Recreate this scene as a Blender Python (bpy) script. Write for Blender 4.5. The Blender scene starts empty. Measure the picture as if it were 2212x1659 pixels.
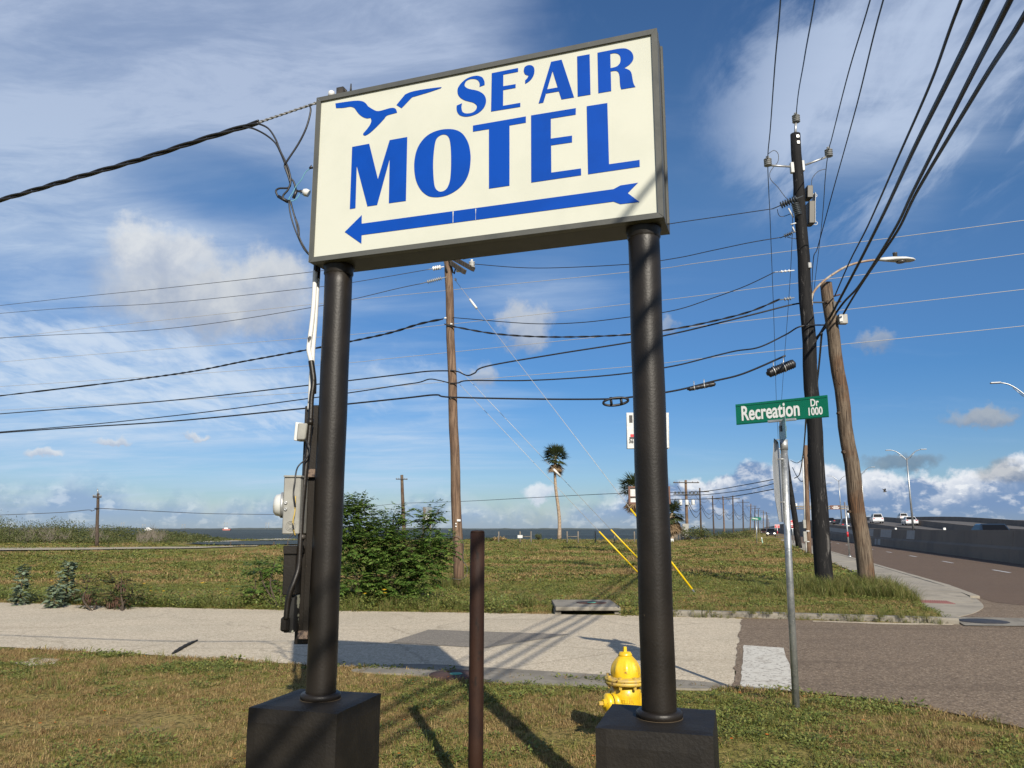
import bpy, math, random
import numpy as np
from mathutils import Vector, Matrix, noise as mnoise
from mathutils.geometry import tessellate_polygon
random.seed(7)
SC = bpy.context.scene
COL = SC.collection

# ------------------------------------------------------------------ camera
FPX = 1680.0; TH = math.atan(313.5 / FPX); CAMH = 1.6
cam_d = bpy.data.cameras.new('camera'); cam = bpy.data.objects.new('camera', cam_d); COL.objects.link(cam)
cam.location = (0, 0, CAMH); cam.rotation_euler = (math.pi / 2 + TH, 0, 0)
cam_d.sensor_width = 36; cam_d.lens = 36 * FPX / 2212.0; cam_d.clip_start = 0.05; cam_d.clip_end = 30000
SC.camera = cam

def ray(x, y):
    cx = (x - 1106) / FPX; cy = (829.5 - y) / FPX
    return Vector((cx, math.cos(TH) - cy * math.sin(TH), math.sin(TH) + cy * math.cos(TH)))
def W(x, y, D):
    "point at forward distance D on the sight line of a photo position"
    r = ray(x, y); p = r * (D / r.y); p.z += CAMH; return p
def G(x, y, z=0.0):
    "point on the ground (height z)"
    r = ray(x, y); p = r * ((z - CAMH) / r.z); p.z = z; return p
def onplane(x, y, P, n):
    q = ray(x, y); C = Vector((0, 0, CAMH)); t = (P - C).dot(n) / q.dot(n); return C + q * t
def AE(x, y):
    r = ray(x, y).normalized()
    return math.degrees(math.atan2(r.x, r.y)), math.degrees(math.asin(r.z))
UX, UY = 0.2924, 0.9563           # frontage road direction
def ST(s, t, z=0.0):
    return Vector((s * UX + t * UY, s * UY - t * UX, z))
def toST(x, y):
    return x * UX + y * UY, x * UY - y * UX

# ------------------------------------------------------------------ sun, sky, exposure
SUN_EL, SUN_AZ = 30.3, 165.0       # azimuth clockwise from +Y
sd = Vector((math.sin(math.radians(SUN_AZ)) * math.cos(math.radians(SUN_EL)),
             math.cos(math.radians(SUN_AZ)) * math.cos(math.radians(SUN_EL)), math.sin(math.radians(SUN_EL))))
sun_d = bpy.data.lights.new('sun', 'SUN'); sun = bpy.data.objects.new('sun', sun_d); COL.objects.link(sun)
sun_d.energy = 5.0; sun_d.angle = math.radians(0.53); sun_d.color = (1.0, 0.92, 0.79)
sun.rotation_euler = sd.to_track_quat('Z', 'Y').to_euler(); sun.location = (20, -40, 40)
SC.view_settings.view_transform = 'Standard'; SC.view_settings.look = 'None'
SC.view_settings.exposure = 0.45; SC.view_settings.gamma = 1.0; SC.view_settings.use_curve_mapping = False

class NT:
    def __init__(s, tree): s.t = tree; s.N = tree.nodes; s.L = tree.links
    def n(s, typ, ins=None, **props):
        nd = s.N.new(typ)
        for k, v in props.items(): setattr(nd, k, v)
        for k, v in (ins or {}).items(): s.put(nd.inputs[k], v)
        return nd
    def put(s, sock, v):
        if isinstance(v, bpy.types.NodeSocket): s.L.new(v, sock)
        elif v is not None: sock.default_value = v
    def m(s, op, a, b=None, c=None, clamp=False):
        nd = s.N.new('ShaderNodeMath'); nd.operation = op; nd.use_clamp = clamp
        for i, v in enumerate((a, b, c)):
            if v is not None: s.put(nd.inputs[i], v)
        return nd.outputs[0]
    def ss(s, x, lo, hi, tlo=0.0, thi=1.0):
        nd = s.n('ShaderNodeMapRange', interpolation_type='SMOOTHSTEP')
        for i, v in enumerate((x, lo, hi, tlo, thi)): s.put(nd.inputs[i], v)
        return nd.outputs[0]
    def mix(s, f, a, b, blend='MIX'):
        nd = s.n('ShaderNodeMix', data_type='RGBA', blend_type=blend)
        s.put(nd.inputs[0], f); s.put(nd.inputs[6], a if not isinstance(a, tuple) else (*a[:3], 1)); s.put(nd.inputs[7], b if not isinstance(b, tuple) else (*b[:3], 1))
        return nd.outputs[2]
    def vec(s, x, y, z):
        nd = s.n('ShaderNodeCombineXYZ', {0: x, 1: y, 2: z}); return nd.outputs[0]
    def noise(s, v, scale, detail=5, rough=0.55, dist=0.0, lac=2.0):
        nd = s.n('ShaderNodeTexNoise', {'Vector': v, 'Scale': scale, 'Detail': detail, 'Roughness': rough, 'Distortion': dist, 'Lacunarity': lac})
        return nd.outputs[0]

def srgb(r, g, b):
    return tuple(((c / 255) / 12.92 if c <= 10 else ((c / 255 + 0.055) / 1.055) ** 2.4) for c in (r, g, b))

world = bpy.data.worlds.new('World'); SC.world = world; world.use_nodes = True
def build_world():
    t = NT(world.node_tree); t.N.clear()
    BG = 0.10
    EXPO = 2 ** 0.45          # cloud colours below are written as they look in the picture
    sky = t.n('ShaderNodeTexSky', sky_type='NISHITA', sun_disc=False, sun_elevation=math.radians(SUN_EL),
              sun_rotation=math.radians(SUN_AZ), altitude=0.0, air_density=1.0, dust_density=0.35, ozone_density=2.2)
    tc = t.n('ShaderNodeTexCoord'); d = tc.outputs['Generated']
    sp = t.n('ShaderNodeSeparateXYZ', {0: d}); X, Y, Z = sp.outputs
    R2D = 57.29578
    az = t.m('MULTIPLY', t.m('ARCTAN2', X, Y), R2D)
    el = t.m('MULTIPLY', t.m('ARCSINE', Z), R2D)
    base = t.n('ShaderNodeHueSaturation', {'Hue': 0.508, 'Saturation': 1.28, 'Value': 0.86, 'Fac': 1.0, 'Color': sky.outputs[0]}).outputs[0]
    # the zenith side of this polarised sky is deeper than the horizon
    cr = t.n('ShaderNodeValToRGB', {0: t.m('DIVIDE', el, 60.0, clamp=True)}); e = cr.color_ramp.elements
    for k, (p_, c_) in enumerate(((0.0, (.31, .36, .53)), (.18, (.325, .45, .55)), (.40, (.74, .68, .62)), (.62, (.82, .70, .64)))):
        q = e[k] if k < 2 else e.new(p_)
        q.position = p_; q.color = (*c_, 1)
    base = t.mix(1.0, base, cr.outputs[0], 'MULTIPLY')
    base = t.mix(1.0, base, (2.0 / EXPO, 2.0 / EXPO, 2.0 / EXPO), 'MULTIPLY')
    def C(r, g, b): return tuple(c / BG / EXPO for c in srgb(r, g, b))
    A = t.vec(az, el, 0.0)
    # --- cirrus veil, on a flat layer high up
    zz = t.m('ADD', t.m('MAXIMUM', Z, 0.0), 0.10)
    u = t.m('DIVIDE', X, zz); v = t.m('DIVIDE', Y, zz)
    rot = t.n('ShaderNodeMapping', {'Vector': t.vec(u, v, 0.0), 'Rotation': (0, 0, 0.9), 'Scale': (0.55, 1.5, 1)}).outputs[0]
    c1 = t.noise(rot, 1.5, 7, 0.56, 0.5)
    c2 = t.noise(t.n('ShaderNodeMapping', {'Vector': t.vec(u, v, 3.0), 'Rotation': (0, 0, 0.7), 'Scale': (0.30, 0.8, 1)}).outputs[0], 1.0, 4, 0.5, 0.8)
    def blob(ax, ey, rx, ry, below=1.0, a=None, e=None):
        dx = t.m('DIVIDE', t.m('SUBTRACT', a if a is not None else az, ax), rx)
        dyr = t.m('DIVIDE', t.m('SUBTRACT', e if e is not None else el, ey), ry)
        dy = dyr if below == 1.0 else t.m('MAXIMUM', dyr, t.m('MULTIPLY', dyr, -below))
        q = t.m('SQRT', t.m('ADD', t.m('MULTIPLY', dx, dx), t.m('MULTIPLY', dy, dy)))
        return t.m('SUBTRACT', 1.0, q), dyr
    # veil regions: (photo position, angular radii) -> weight
    w = None
    for (px, py, rx, ry, k) in ((150, 150, 32, 24, 1.15), (700, 120, 24, 17, .95), (150, 830, 28, 10, .78), (800, 900, 17, 9, .5), (1900, 170, 13, 9, .95),
                                (1180, 620, 8, 5, .35), (1960, 420, 5, 4, .35), (400, 560, 20, 4.0, .35)):
        a_, e_ = AE(px, py)
        b_ = t.m('MULTIPLY', t.ss(blob(a_, e_, rx, ry)[0], 0.0, 0.75), k)
        w = b_ if w is None else t.m('MAXIMUM', w, b_)
    w = t.m('ADD', w, t.ss(t.m('ABSOLUTE', az), 42, 70, 0.0, 0.55))      # the same veil goes on all round
    hole = blob(*AE(470, 395), 9.5, 4.0)[0]
    w = t.m('SUBTRACT', w, t.m('MULTIPLY', t.ss(hole, 0.0, 0.7), 0.62))
    hole2 = blob(*AE(1640, 40), 7, 9)[0]
    w = t.m('SUBTRACT', w, t.m('MULTIPLY', t.ss(hole2, 0.0, 0.7), 0.55))
    cmix = t.m('ADD', t.m('MULTIPLY', c1, 0.62), t.m('MULTIPLY', c2, 0.38))
    veil = t.ss(t.m('ADD', cmix, t.m('MULTIPLY', w, 0.42)), 0.50, 1.02)
    c3 = t.noise(t.n('ShaderNodeMapping', {'Vector': t.vec(u, v, 7.0), 'Rotation': (0, 0, 1.05), 'Scale': (1.0, 2.4, 1)}).outputs[0], 2.8, 8, 0.64, 0.5)
    veil = t.m('MULTIPLY', veil, t.ss(c3, 0.30, 0.66, 0.62, 1.10), clamp=True)
    vcol = t.mix(t.ss(el, 4, 34), C(192, 214, 238), C(172, 188, 216))
    col = t.mix(veil, base, vcol)
    # --- a brighter, broken patch of high cloud over the poles, and one low on the left
    fl = t.noise(t.n('ShaderNodeMapping', {'Vector': t.vec(u, v, 11.0), 'Rotation': (0, 0, -0.75), 'Scale': (2.6, 1.0, 1)}).outputs[0], 2.3, 9, 0.64, 0.35)
    pm = None
    for (px, py, rx, ry, k) in ((1900, 190, 17, 13, 1.0), (1660, 120, 4.5, 3.0, .55), (2150, 90, 13, 12, .9), (1230, 80, 9, 5, .25), (250, 790, 22, 6.5, .8), (560, 860, 12, 5, .7), (860, 830, 8, 5, .45)):
        b_ = t.m('MULTIPLY', t.ss(blob(*AE(px, py), rx, ry)[0], 0.0, 0.8), k); pm = b_ if pm is None else t.m('MAXIMUM', pm, b_)
    pm = t.m('ADD', pm, t.ss(t.m('ABSOLUTE', az), 45, 75, 0.0, 0.5))
    patch = t.m('MULTIPLY', t.ss(t.m('ADD', fl, t.m('MULTIPLY', pm, 0.20)), 0.53, 0.80), t.ss(pm, 0.0, 0.9, 0.0, 0.82))
    col = t.mix(patch, col, t.mix(t.ss(el, 4, 30), C(214, 228, 244), C(184, 200, 226)))
    # --- low horizon bank
    wob = t.noise(A, 0.16, 6, 0.62)
    hN = t.noise(t.vec(az, 0.0, 1.0), 0.085, 4, 0.6)
    side = t.ss(az, 2.0, 15.0)
    top = t.m('ADD', t.m('MULTIPLY', side, 1.1), t.m('ADD', 2.1, t.m('MULTIPLY', t.m('SUBTRACT', hN, 0.35), 5.5)))
    dd = t.m('SUBTRACT', t.m('ADD', top, t.m('MULTIPLY', t.m('SUBTRACT', wob, 0.5), 5.5)), el)
    soft = t.ss(side, 0.0, 1.0, 2.4, 0.55)
    bank = t.m('MULTIPLY', t.ss(t.m('DIVIDE', dd, soft), 0.0, 1.0), t.m('MULTIPLY', t.ss(el, -0.2, 1.6, 0.55, 1.0), t.ss(side, 0, 1, 0.86, 0.96)))
    puff = t.noise(A, 0.42, 6, 0.6, 0.3)
    rim = t.m('MULTIPLY', t.ss(dd, 2.3, 0.2), t.ss(puff, 0.40, 0.56))
    rim = t.m('ADD', rim, t.m('MULTIPLY', t.ss(t.noise(t.vec(az, t.m('MULTIPLY', el, 1.7), 4.0), 0.75, 6, 0.6, 0.2), 0.50, 0.66), 0.55), clamp=True)
    shade = t.mix(t.ss(side, 0, 1), C(142, 170, 206), C(122, 150, 190))
    lite = t.mix(t.ss(side, 0, 1), C(214, 226, 240), C(238, 241, 246))
    col = t.mix(bank, col, t.mix(rim, shade, lite))
    # --- separate cumulus
    wx = t.m('ADD', az, t.m('MULTIPLY', t.m('SUBTRACT', t.noise(A, 0.30, 7, 0.64), 0.5), 5.5))
    wy = t.m('ADD', el, t.m('MULTIPLY', t.m('SUBTRACT', t.noise(t.vec(az, el, 9.0), 0.30, 7, 0.64), 0.5), 5.0))
    fx = t.m('ADD', az, t.m('MULTIPLY', t.m('SUBTRACT', t.noise(A, 0.8, 6, 0.6), 0.5), 2.6))
    fy = t.m('ADD', el, t.m('MULTIPLY', t.m('SUBTRACT', t.noise(t.vec(az, el, 9.0), 0.8, 6, 0.6), 0.5), 2.0))
    L = [(460, 640, 9.0, 3.9, 1, 212, .95, 1.2), (345, 545, 3.8, 2.6, 1, 222, .95, 1.2), (590, 610, 3.6, 3.2, 1, 214, .9, 1.2),
         (1135, 705, 2.6, 2.3, 1, 205, .75, 1), (1045, 812, 1.4, 1.2, 1, 205, .7, 0), (1890, 738, 1.7, 1.0, 1, 185, .6, 0),
         (2125, 905, 2.6, .9, 1.4, 178, .8, 0), (102, 984, 1.4, .55, 1.6, 226, .85, 0), (245, 955, 1.3, .5, 1.6, 222, .8, 0), (424, 946, 1.1, .45, 1.6, 222, .8, 0),
         (1165, 1068, 1.6, .9, 1.5, 240, .85, 0), (1440, 705, 1.0, .9, 1, 190, .5, 0), (1950, 1000, 3.0, .7, 1, 130, .55, 0), (2170, 1020, 2.2, .9, 1, 150, .5, 0)]
    for (px, py, rx, ry, bl, val, k, big) in L:
        a_, e_ = AE(px, py)
        b_, dy = blob(a_, e_, rx, ry, bl, wx if big else fx, wy if big else fy)
        den = t.m('MULTIPLY', t.ss(b_, 0.0, 0.55 if big else 0.6), k)
        up = t.ss(t.m('ADD', dy, t.m('MULTIPLY', t.m('SUBTRACT', puff, 0.5), 2.6)), -0.9, 0.8)
        lit = C(val, val + 4, val + 8); dk = C(val - 46, val - 34, val - 14)
        col = t.mix(den, col, t.mix(up, dk, lit))
    bg = t.n('ShaderNodeBackground', {'Color': col, 'Strength': BG})
    out = t.n('ShaderNodeOutputWorld'); t.L.new(bg.outputs[0], out.inputs[0])
build_world()
world.cycles.sampling_method = 'MANUAL'; world.cycles.sample_map_resolution = 1024
SC.cycles.max_bounces = 5; SC.cycles.diffuse_bounces = 2; SC.cycles.glossy_bounces = 2
SC.cycles.transparent_max_bounces = 8; SC.cycles.use_denoising = True

# ------------------------------------------------------------------ mesh helpers
class MB:
    def __init__(s): s.v = []; s.f = []; s.sm = []
    def add(s, vs, fs, smooth=False):
        o = len(s.v); s.v += [tuple(p) for p in vs]
        s.f += [tuple(i + o for i in f) for f in fs]; s.sm += [smooth] * len(fs); return s
    def box(s, c, size, ax=None):
        "centre, full sizes, optional three axes"
        c = Vector(c); a = ax or (Vector((1, 0, 0)), Vector((0, 1, 0)), Vector((0, 0, 1)))
        h = [a[i] * (size[i] / 2) for i in range(3)]
        vs = [c + h[0] * i + h[1] * j + h[2] * k for k in (-1, 1) for j in (-1, 1) for i in (-1, 1)]
        return s.add(vs, [(0, 2, 3, 1), (4, 5, 7, 6), (0, 1, 5, 4), (2, 6, 7, 3), (0, 4, 6, 2), (1, 3, 7, 5)])
    def tube(s, pts, r, n=8, caps=True, smooth=True, up=None):
        pts = [Vector(p) for p in pts]; m = len(pts)
        rs = r if isinstance(r, (list, tuple)) else [r] * m
        T = [(pts[min(i + 1, m - 1)] - pts[max(i - 1, 0)]).normalized() for i in range(m)]
        ref = up or (Vector((0, 0, 1)) if abs(T[0].z) < .9 else Vector((1, 0, 0)))
        U = T[0].cross(ref).normalized(); vs = []
        for i in range(m):
            U = (U - T[i] * U.dot(T[i])).normalized(); V = T[i].cross(U)
            for k in range(n):
                a = 2 * math.pi * k / n; vs.append(pts[i] + (U * math.cos(a) + V * math.sin(a)) * rs[i])
        fs = [(i * n + k, i * n + (k + 1) % n, (i + 1) * n + (k + 1) % n, (i + 1) * n + k) for i in range(m - 1) for k in range(n)]
        s.add(vs, fs, smooth)
        if caps:
            o = len(s.v) - m * n
            s.f += [tuple(o + k for k in range(n))[::-1], tuple(o + (m - 1) * n + k for k in range(n))]; s.sm += [False, False]
        return s
    def lathe(s, prof, o=(0, 0, 0), axis=(0, 0, 1), n=20, smooth=True, caps=True):
        "prof: (radius, distance along axis)"
        o = Vector(o); A = Vector(axis).normalized()
        U = A.cross(Vector((0, 0, 1)) if abs(A.z) < .9 else Vector((1, 0, 0))).normalized(); V = A.cross(U)
        vs = [o + A * h + (U * math.cos(2 * math.pi * k / n) + V * math.sin(2 * math.pi * k / n)) * r for r, h in prof for k in range(n)]
        m = len(prof)
        fs = [(i * n + k, i * n + (k + 1) % n, (i + 1) * n + (k + 1) % n, (i + 1) * n + k) for i in range(m - 1) for k in range(n)]
        s.add(vs, fs, smooth)
        if caps:
            b = len(s.v) - m * n
            s.f += [tuple(b + k for k in range(n))[::-1], tuple(b + (m - 1) * n + k for k in range(n))]; s.sm += [False, False]
        return s
    def prism(s, loops, o, u, v, n, depth):
        "flat outline(s) in (u,v), first outer then holes, given a thickness along n"
        o, u, v, n = Vector(o), Vector(u), Vector(v), Vector(n)
        if not isinstance(loops[0][0], (tuple, list)): loops = [loops]
        tris = tessellate_polygon([[Vector((a, b, 0)) for a, b in lp] for lp in loops])
        flat = [p for lp in loops for p in lp]; k = len(flat)
        vs = [o + u * a + v * b for a, b in flat] + [o + u * a + v * b + n * depth for a, b in flat]
        fs = [tuple(t) for t in tris] + [tuple(i + k for i in t[::-1]) for t in tris]
        b = 0
        for lp in loops:
            q = len(lp); fs += [(b + i, b + (i + 1) % q, b + (i + 1) % q + k, b + i + k) for i in range(q)]; b += q
        return s.add(vs, fs)
    def quad(s, a, b, c, d): return s.add([a, b, c, d], [(0, 1, 2, 3)])
    def mesh(s, name, mat=None):
        me = bpy.data.meshes.new(name); me.from_pydata(s.v, [], s.f)
        if any(s.sm): me.polygons.foreach_set('use_smooth', s.sm)
        if mat: me.materials.append(mat)
        me.update(); return me
    def build(s, name, mat, parent=None, local=False, bevel=0, seg=2):
        return link(name, s.mesh(name, mat), parent, local, bevel, seg)

def link(name, me, parent=None, local=False, bevel=0, seg=2):
    ob = bpy.data.objects.new(name, me); COL.objects.link(ob)
    if parent is not None:
        ob.parent = parent
        if not local and parent.type == 'EMPTY': ob.matrix_parent_inverse = Matrix.Translation(-parent.location)
    if bevel:
        md = ob.modifiers.new('edge', 'BEVEL'); md.width = bevel; md.segments = seg; md.limit_method = 'ANGLE'; md.angle_limit = math.radians(40)
    return ob
def tag(o, label=None, cat=None, group=None, kind=None):
    if label: o['label'] = label
    if cat: o['category'] = cat
    if group: o['group'] = group
    if kind: o['kind'] = kind
    return o
def thing(name, label, cat, loc, group=None, rz=0.0):
    o = bpy.data.objects.new(name, None); COL.objects.link(o); o.location = loc; o.rotation_euler = (0, 0, rz); o.empty_display_size = .1
    return tag(o, label, cat, group)
def copy_tree(o, loc=None, rz=None, label=None, parent=None):
    c = o.copy(); COL.objects.link(c)
    if parent is not None: c.parent = parent; 
    if loc is not None: c.location = loc
    if rz is not None: c.rotation_euler = (0, 0, rz)
    if label: c['label'] = label
    for ch in list(o.children): copy_tree(ch, parent=c)
    return c
def crom(pts, k=8, closed=False):
    pts = [Vector(p) for p in pts]; m = len(pts); out = []
    g = (lambda i: pts[i % m]) if closed else (lambda i: pts[max(0, min(m - 1, i))])
    for i in range(m if closed else m - 1):
        p0, p1, p2, p3 = g(i - 1), g(i), g(i + 1), g(i + 2)
        for j in range(k):
            a = j / k
            out.append(.5 * ((2 * p1) + (p2 - p0) * a + (2 * p0 - 5 * p1 + 4 * p2 - p3) * a * a + (3 * p1 - p0 - 3 * p2 + p3) * a ** 3))
    if not closed: out.append(pts[-1])
    return out
def text_geo(body, size, xs=1.0, ext=.002, bold=0.0, align='CENTER'):
    cu = bpy.data.curves.new('lettering', 'FONT'); cu.body = body; cu.size = size; cu.extrude = ext; cu.offset = bold; cu.align_x = align; cu.align_y = 'CENTER'; cu.resolution_u = 4
    ob = bpy.data.objects.new('lettering', cu); COL.objects.link(ob)
    dg = bpy.context.evaluated_depsgraph_get(); me = bpy.data.meshes.new_from_object(ob.evaluated_get(dg))
    vs = [Vector((v.co.x * xs, v.co.y, v.co.z)) for v in me.vertices]; fs = [tuple(p.vertices) for p in me.polygons]
    bpy.data.objects.remove(ob); bpy.data.meshes.remove(me); bpy.data.curves.remove(cu)
    return vs, fs

# ------------------------------------------------------------------ materials
MATS = {}
AL = .78
def alb(c): return None if c is None else tuple(q * AL for q in c)
def new_mat(name):
    m = bpy.data.materials.new(name); m.use_nodes = True; t = NT(m.node_tree)
    b = t.N.get('Principled BSDF'); MATS[name] = m; return m, t, b
def mat(name, c, rough=.7, metal=0, c2=None, sc=6.0, lo=.42, hi=.62, c3=None, sc3=40., lo3=.6, hi3=.68, bump=0, bsc=60., bd=.01, stretch=None, spec=.5, rnd=0, coat=0):
    m, t, b = new_mat(name); c, c2, c3 = alb(c), alb(c2), alb(c3)
    tc = t.n('ShaderNodeTexCoord').outputs['Object']
    v = t.n('ShaderNodeMapping', {'Vector': tc, 'Scale': stretch}).outputs[0] if stretch else tc
    col = (*c, 1)
    if c2: col = t.mix(t.ss(t.noise(v, sc, 6, .6), lo, hi), tuple(c), tuple(c2))
    if c3: col = t.mix(t.ss(t.noise(v, sc3, 5, .6), lo3, hi3), col, tuple(c3))
    if rnd:
        oi = t.n('ShaderNodeObjectInfo').outputs['Random']
        col = t.n('ShaderNodeHueSaturation', {'Hue': .5, 'Saturation': 1, 'Value': t.m('ADD', 1 - rnd, t.m('MULTIPLY', oi, 2 * rnd)), 'Fac': 1.0, 'Color': col}).outputs[0]
    t.put(b.inputs['Base Color'], col); b.inputs['Roughness'].default_value = rough; b.inputs['Metallic'].default_value = metal
    b.inputs['Specular IOR Level'].default_value = spec
    if coat: b.inputs['Coat Weight'].default_value = coat; b.inputs['Coat Roughness'].default_value = .15
    if bump:
        bn = t.n('ShaderNodeBump', {'Height': t.noise(v, bsc, 4, .6), 'Strength': bump, 'Distance': bd}); t.L.new(bn.outputs[0], b.inputs['Normal'])
    return m
def road_mat(name, c, c2, speck, dark, sc=1.0, cracks=True):
    m, t, b = new_mat(name); tc = t.n('ShaderNodeTexCoord').outputs['Object']; c, c2, speck, dark = alb(c), alb(c2), alb(speck), alb(dark)
    big = t.noise(tc, .55, 5, .6); col = t.mix(t.ss(big, .35, .68), tuple(c), tuple(c2))
    vo = t.n('ShaderNodeTexVoronoi', {'Vector': tc, 'Scale': 58 * sc}); cell = t.n('ShaderNodeSeparateColor', {0: vo.outputs['Color']}).outputs
    col = t.mix(t.m('MULTIPLY', t.ss(cell[0], .58, .92), .62), col, tuple(speck))
    col = t.mix(t.m('MULTIPLY', t.ss(cell[1], .58, .88), .70), col, tuple(dark))
    med = t.noise(tc, 15 * sc, 5, .75); col = t.mix(t.m('MULTIPLY', t.ss(med, .44, .68), .55), col, tuple(dark))
    # wheel-track stains along the road
    st = t.n('ShaderNodeMapping', {'Vector': tc, 'Rotation': (0, 0, .297), 'Scale': (.16, 1.4, 1)}).outputs[0]
    col = t.mix(t.m('MULTIPLY', t.ss(t.noise(st, 1.0, 5, .6, .4), .52, .74), .38), col, tuple(dark))
    if cracks:
        wv = t.noise(tc, .9, 4, .6)
        vv = t.n('ShaderNodeVectorMath', {0: tc, 1: t.vec(wv, t.m('MULTIPLY', wv, .7), 0.0)}, operation='ADD').outputs[0]
        vc = t.n('ShaderNodeTexVoronoi', {'Vector': vv, 'Scale': .33}, feature='DISTANCE_TO_EDGE').outputs['Distance']
        col = t.mix(t.m('MULTIPLY', t.ss(vc, .010, .003), .28), col, tuple(d * .5 for d in dark))
    t.put(b.inputs['Base Color'], col); b.inputs['Roughness'].default_value = .9; b.inputs['Specular IOR Level'].default_value = .25
    hh = t.m('ADD', t.m('MULTIPLY', cell[2], .6), med)
    bn = t.n('ShaderNodeBump', {'Height': hh, 'Strength': .9, 'Distance': .014}); t.L.new(bn.outputs[0], b.inputs['Normal'])
    return m
def wood_mat(name, c, c2, dark, streak=None):
    m, t, b = new_mat(name); tc = t.n('ShaderNodeTexCoord').outputs['Object']; c, c2, dark, streak = alb(c), alb(c2), alb(dark), alb(streak)
    g = t.n('ShaderNodeMapping', {'Vector': tc, 'Scale': (1, 1, .045)}).outputs[0]
    gr = t.noise(g, 34, 6, .7, .3); col = t.mix(t.ss(gr, .36, .64), tuple(dark), tuple(c))
    col = t.mix(t.ss(t.noise(tc, 1.1, 4, .6), .42, .64), col, t.mix(t.ss(gr, .38, .62), tuple(dark), tuple(c2)))
    if streak:
        s2 = t.n('ShaderNodeMapping', {'Vector': tc, 'Scale': (1, 1, .16)}).outputs[0]
        col = t.mix(t.m('MULTIPLY', t.ss(t.noise(s2, 6, 8, .78, .9), .555, .66), .8), col, tuple(streak))
    t.put(b.inputs['Base Color'], col); b.inputs['Roughness'].default_value = .82; b.inputs['Specular IOR Level'].default_value = .3
    bn = t.n('ShaderNodeBump', {'Height': gr, 'Strength': .7, 'Distance': .012}); t.L.new(bn.outputs[0], b.inputs['Normal'])
    return m
def leaf_mat(name, ramp, rough=.6, trans=.25, rnd_noise=True):
    m, t, b = new_mat(name); ramp = [alb(c) for c in ramp]
    oi = t.n('ShaderNodeObjectInfo').outputs['Random']
    tc = t.n('ShaderNodeTexCoord').outputs['Object']
    geo = t.n('ShaderNodeNewGeometry')
    f = t.m('FRACT', t.m('ADD', oi, t.m('MULTIPLY', geo.outputs['Random Per Island'], .93)))
    cr = t.n('ShaderNodeValToRGB', {0: f}); e = cr.color_ramp.elements
    while len(e) < len(ramp): e.new(.5)
    for i, c in enumerate(ramp): e[i].position = i / (len(ramp) - 1); e[i].color = (*c, 1)
    t.put(b.inputs['Base Color'], cr.outputs[0]); b.inputs['Roughness'].default_value = rough; b.inputs['Specular IOR Level'].default_value = .3
    tr = t.n('ShaderNodeBsdfTranslucent', {'Color': cr.outputs[0]}); mx = t.n('ShaderNodeMixShader', {0: trans})
    t.L.new(b.outputs[0], mx.inputs[1]); t.L.new(tr.outputs[0], mx.inputs[2])
    t.L.new(mx.outputs[0], t.N.get('Material Output').inputs[0]); return m

PAINT_BLACK = mat('weathered black paint', (.0105, .0080, .0056), .44, c2=(.017, .0132, .0098), sc=3, bump=.36, bsc=80, bd=.003, c3=(.16, .12, .08), sc3=42, lo3=.725, hi3=.75, spec=.34)
PAINT_CONC = mat('black painted concrete', (.0105, .0085, .0065), .62, c2=(.016, .013, .0095), sc=5, bump=.5, bsc=55, bd=.005, spec=.3, c3=(.06, .05, .04), sc3=16, lo3=.72, hi3=.8)
FRAME_GREY = mat('grey painted steel', (.100, .101, .090), .5, c2=(.080, .083, .076), sc=4, c3=(.5, .5, .48), sc3=24, lo3=.74, hi3=.76, bump=.1, bsc=40)
FACE = mat('cream sign face', (.665, .672, .575), .42, c2=(.635, .645, .55), sc=2.5, c3=(.55, .53, .42), sc3=18, lo3=.80, hi3=.86, spec=.35)
BLUE = mat('blue vinyl', (.0005, .066, .43), .36, c2=(.0005, .060, .39), sc=3, spec=.35)
DARKMET = mat('dark steel', (.035, .033, .03), .55, c2=(.06, .05, .04), sc=20, bump=.2)
RUST = mat('rusted steel pipe', (.022, .0075, .0035), .72, c2=(.033, .012, .005), sc=7, c3=(.011, .005, .003), sc3=30, lo3=.55, hi3=.7, bump=.5, bsc=90, bd=.003, stretch=(1, 1, .5), spec=.3)
GALV = mat('galvanised steel', (.48, .50, .51), .42, .75, c2=(.33, .35, .36), sc=9, c3=(.62, .63, .62), sc3=60, lo3=.5, hi3=.7)
ALU = mat('aluminium', (.55, .56, .56), .45, .6, c2=(.42, .43, .43), sc=14)
GREYBOX = mat('grey enamel box', (.34, .335, .30), .5, c2=(.28, .275, .25), sc=8, c3=(.17, .13, .09), sc3=20, lo3=.70, hi3=.78)
WHITEPVC = mat('white painted conduit', (.78, .78, .76), .4, c2=(.7, .7, .67), sc=6, c3=(.02, .02, .02), sc3=14, lo3=.64, hi3=.67, stretch=(1, 1, .35))
YELLOW = mat('yellow hydrant paint', (.82, .54, .014), .42, c2=(.72, .44, .01), sc=9, c3=(.40, .20, .04), sc3=38, lo3=.62, hi3=.70, bump=.12, bsc=70, coat=.3)
YELLOW_OLD = mat('chipped yellow paint', (.62, .42, .06), .5, c2=(.50, .35, .12), sc=18, c3=(.10, .035, .015), sc3=48, lo3=.58, hi3=.64)
GUARD = mat('yellow guy guard plastic', (.80, .55, .01), .4, spec=.4)
SIGNGREEN = mat('green reflective sheet', (.0, .155, .085), .32, c2=(.0, .142, .078), sc=4)
WHITE = mat('white sheet', (.80, .81, .80), .4)
WHITE_ROUGH = mat('dull white', (.66, .67, .66), .6, c2=(.55, .56, .55), sc=5)
REDS = mat('red reflective sheet', (.56, .02, .03), .4)
STOPRED = mat('stop sign red', (.42, .02, .025), .4)
BROWNS = mat('brown sign sheet', (.13, .05, .025), .5)
CABLE = mat('black cable', (.010, .010, .012), .45, c2=(.018, .018, .02), sc=12)
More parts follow.
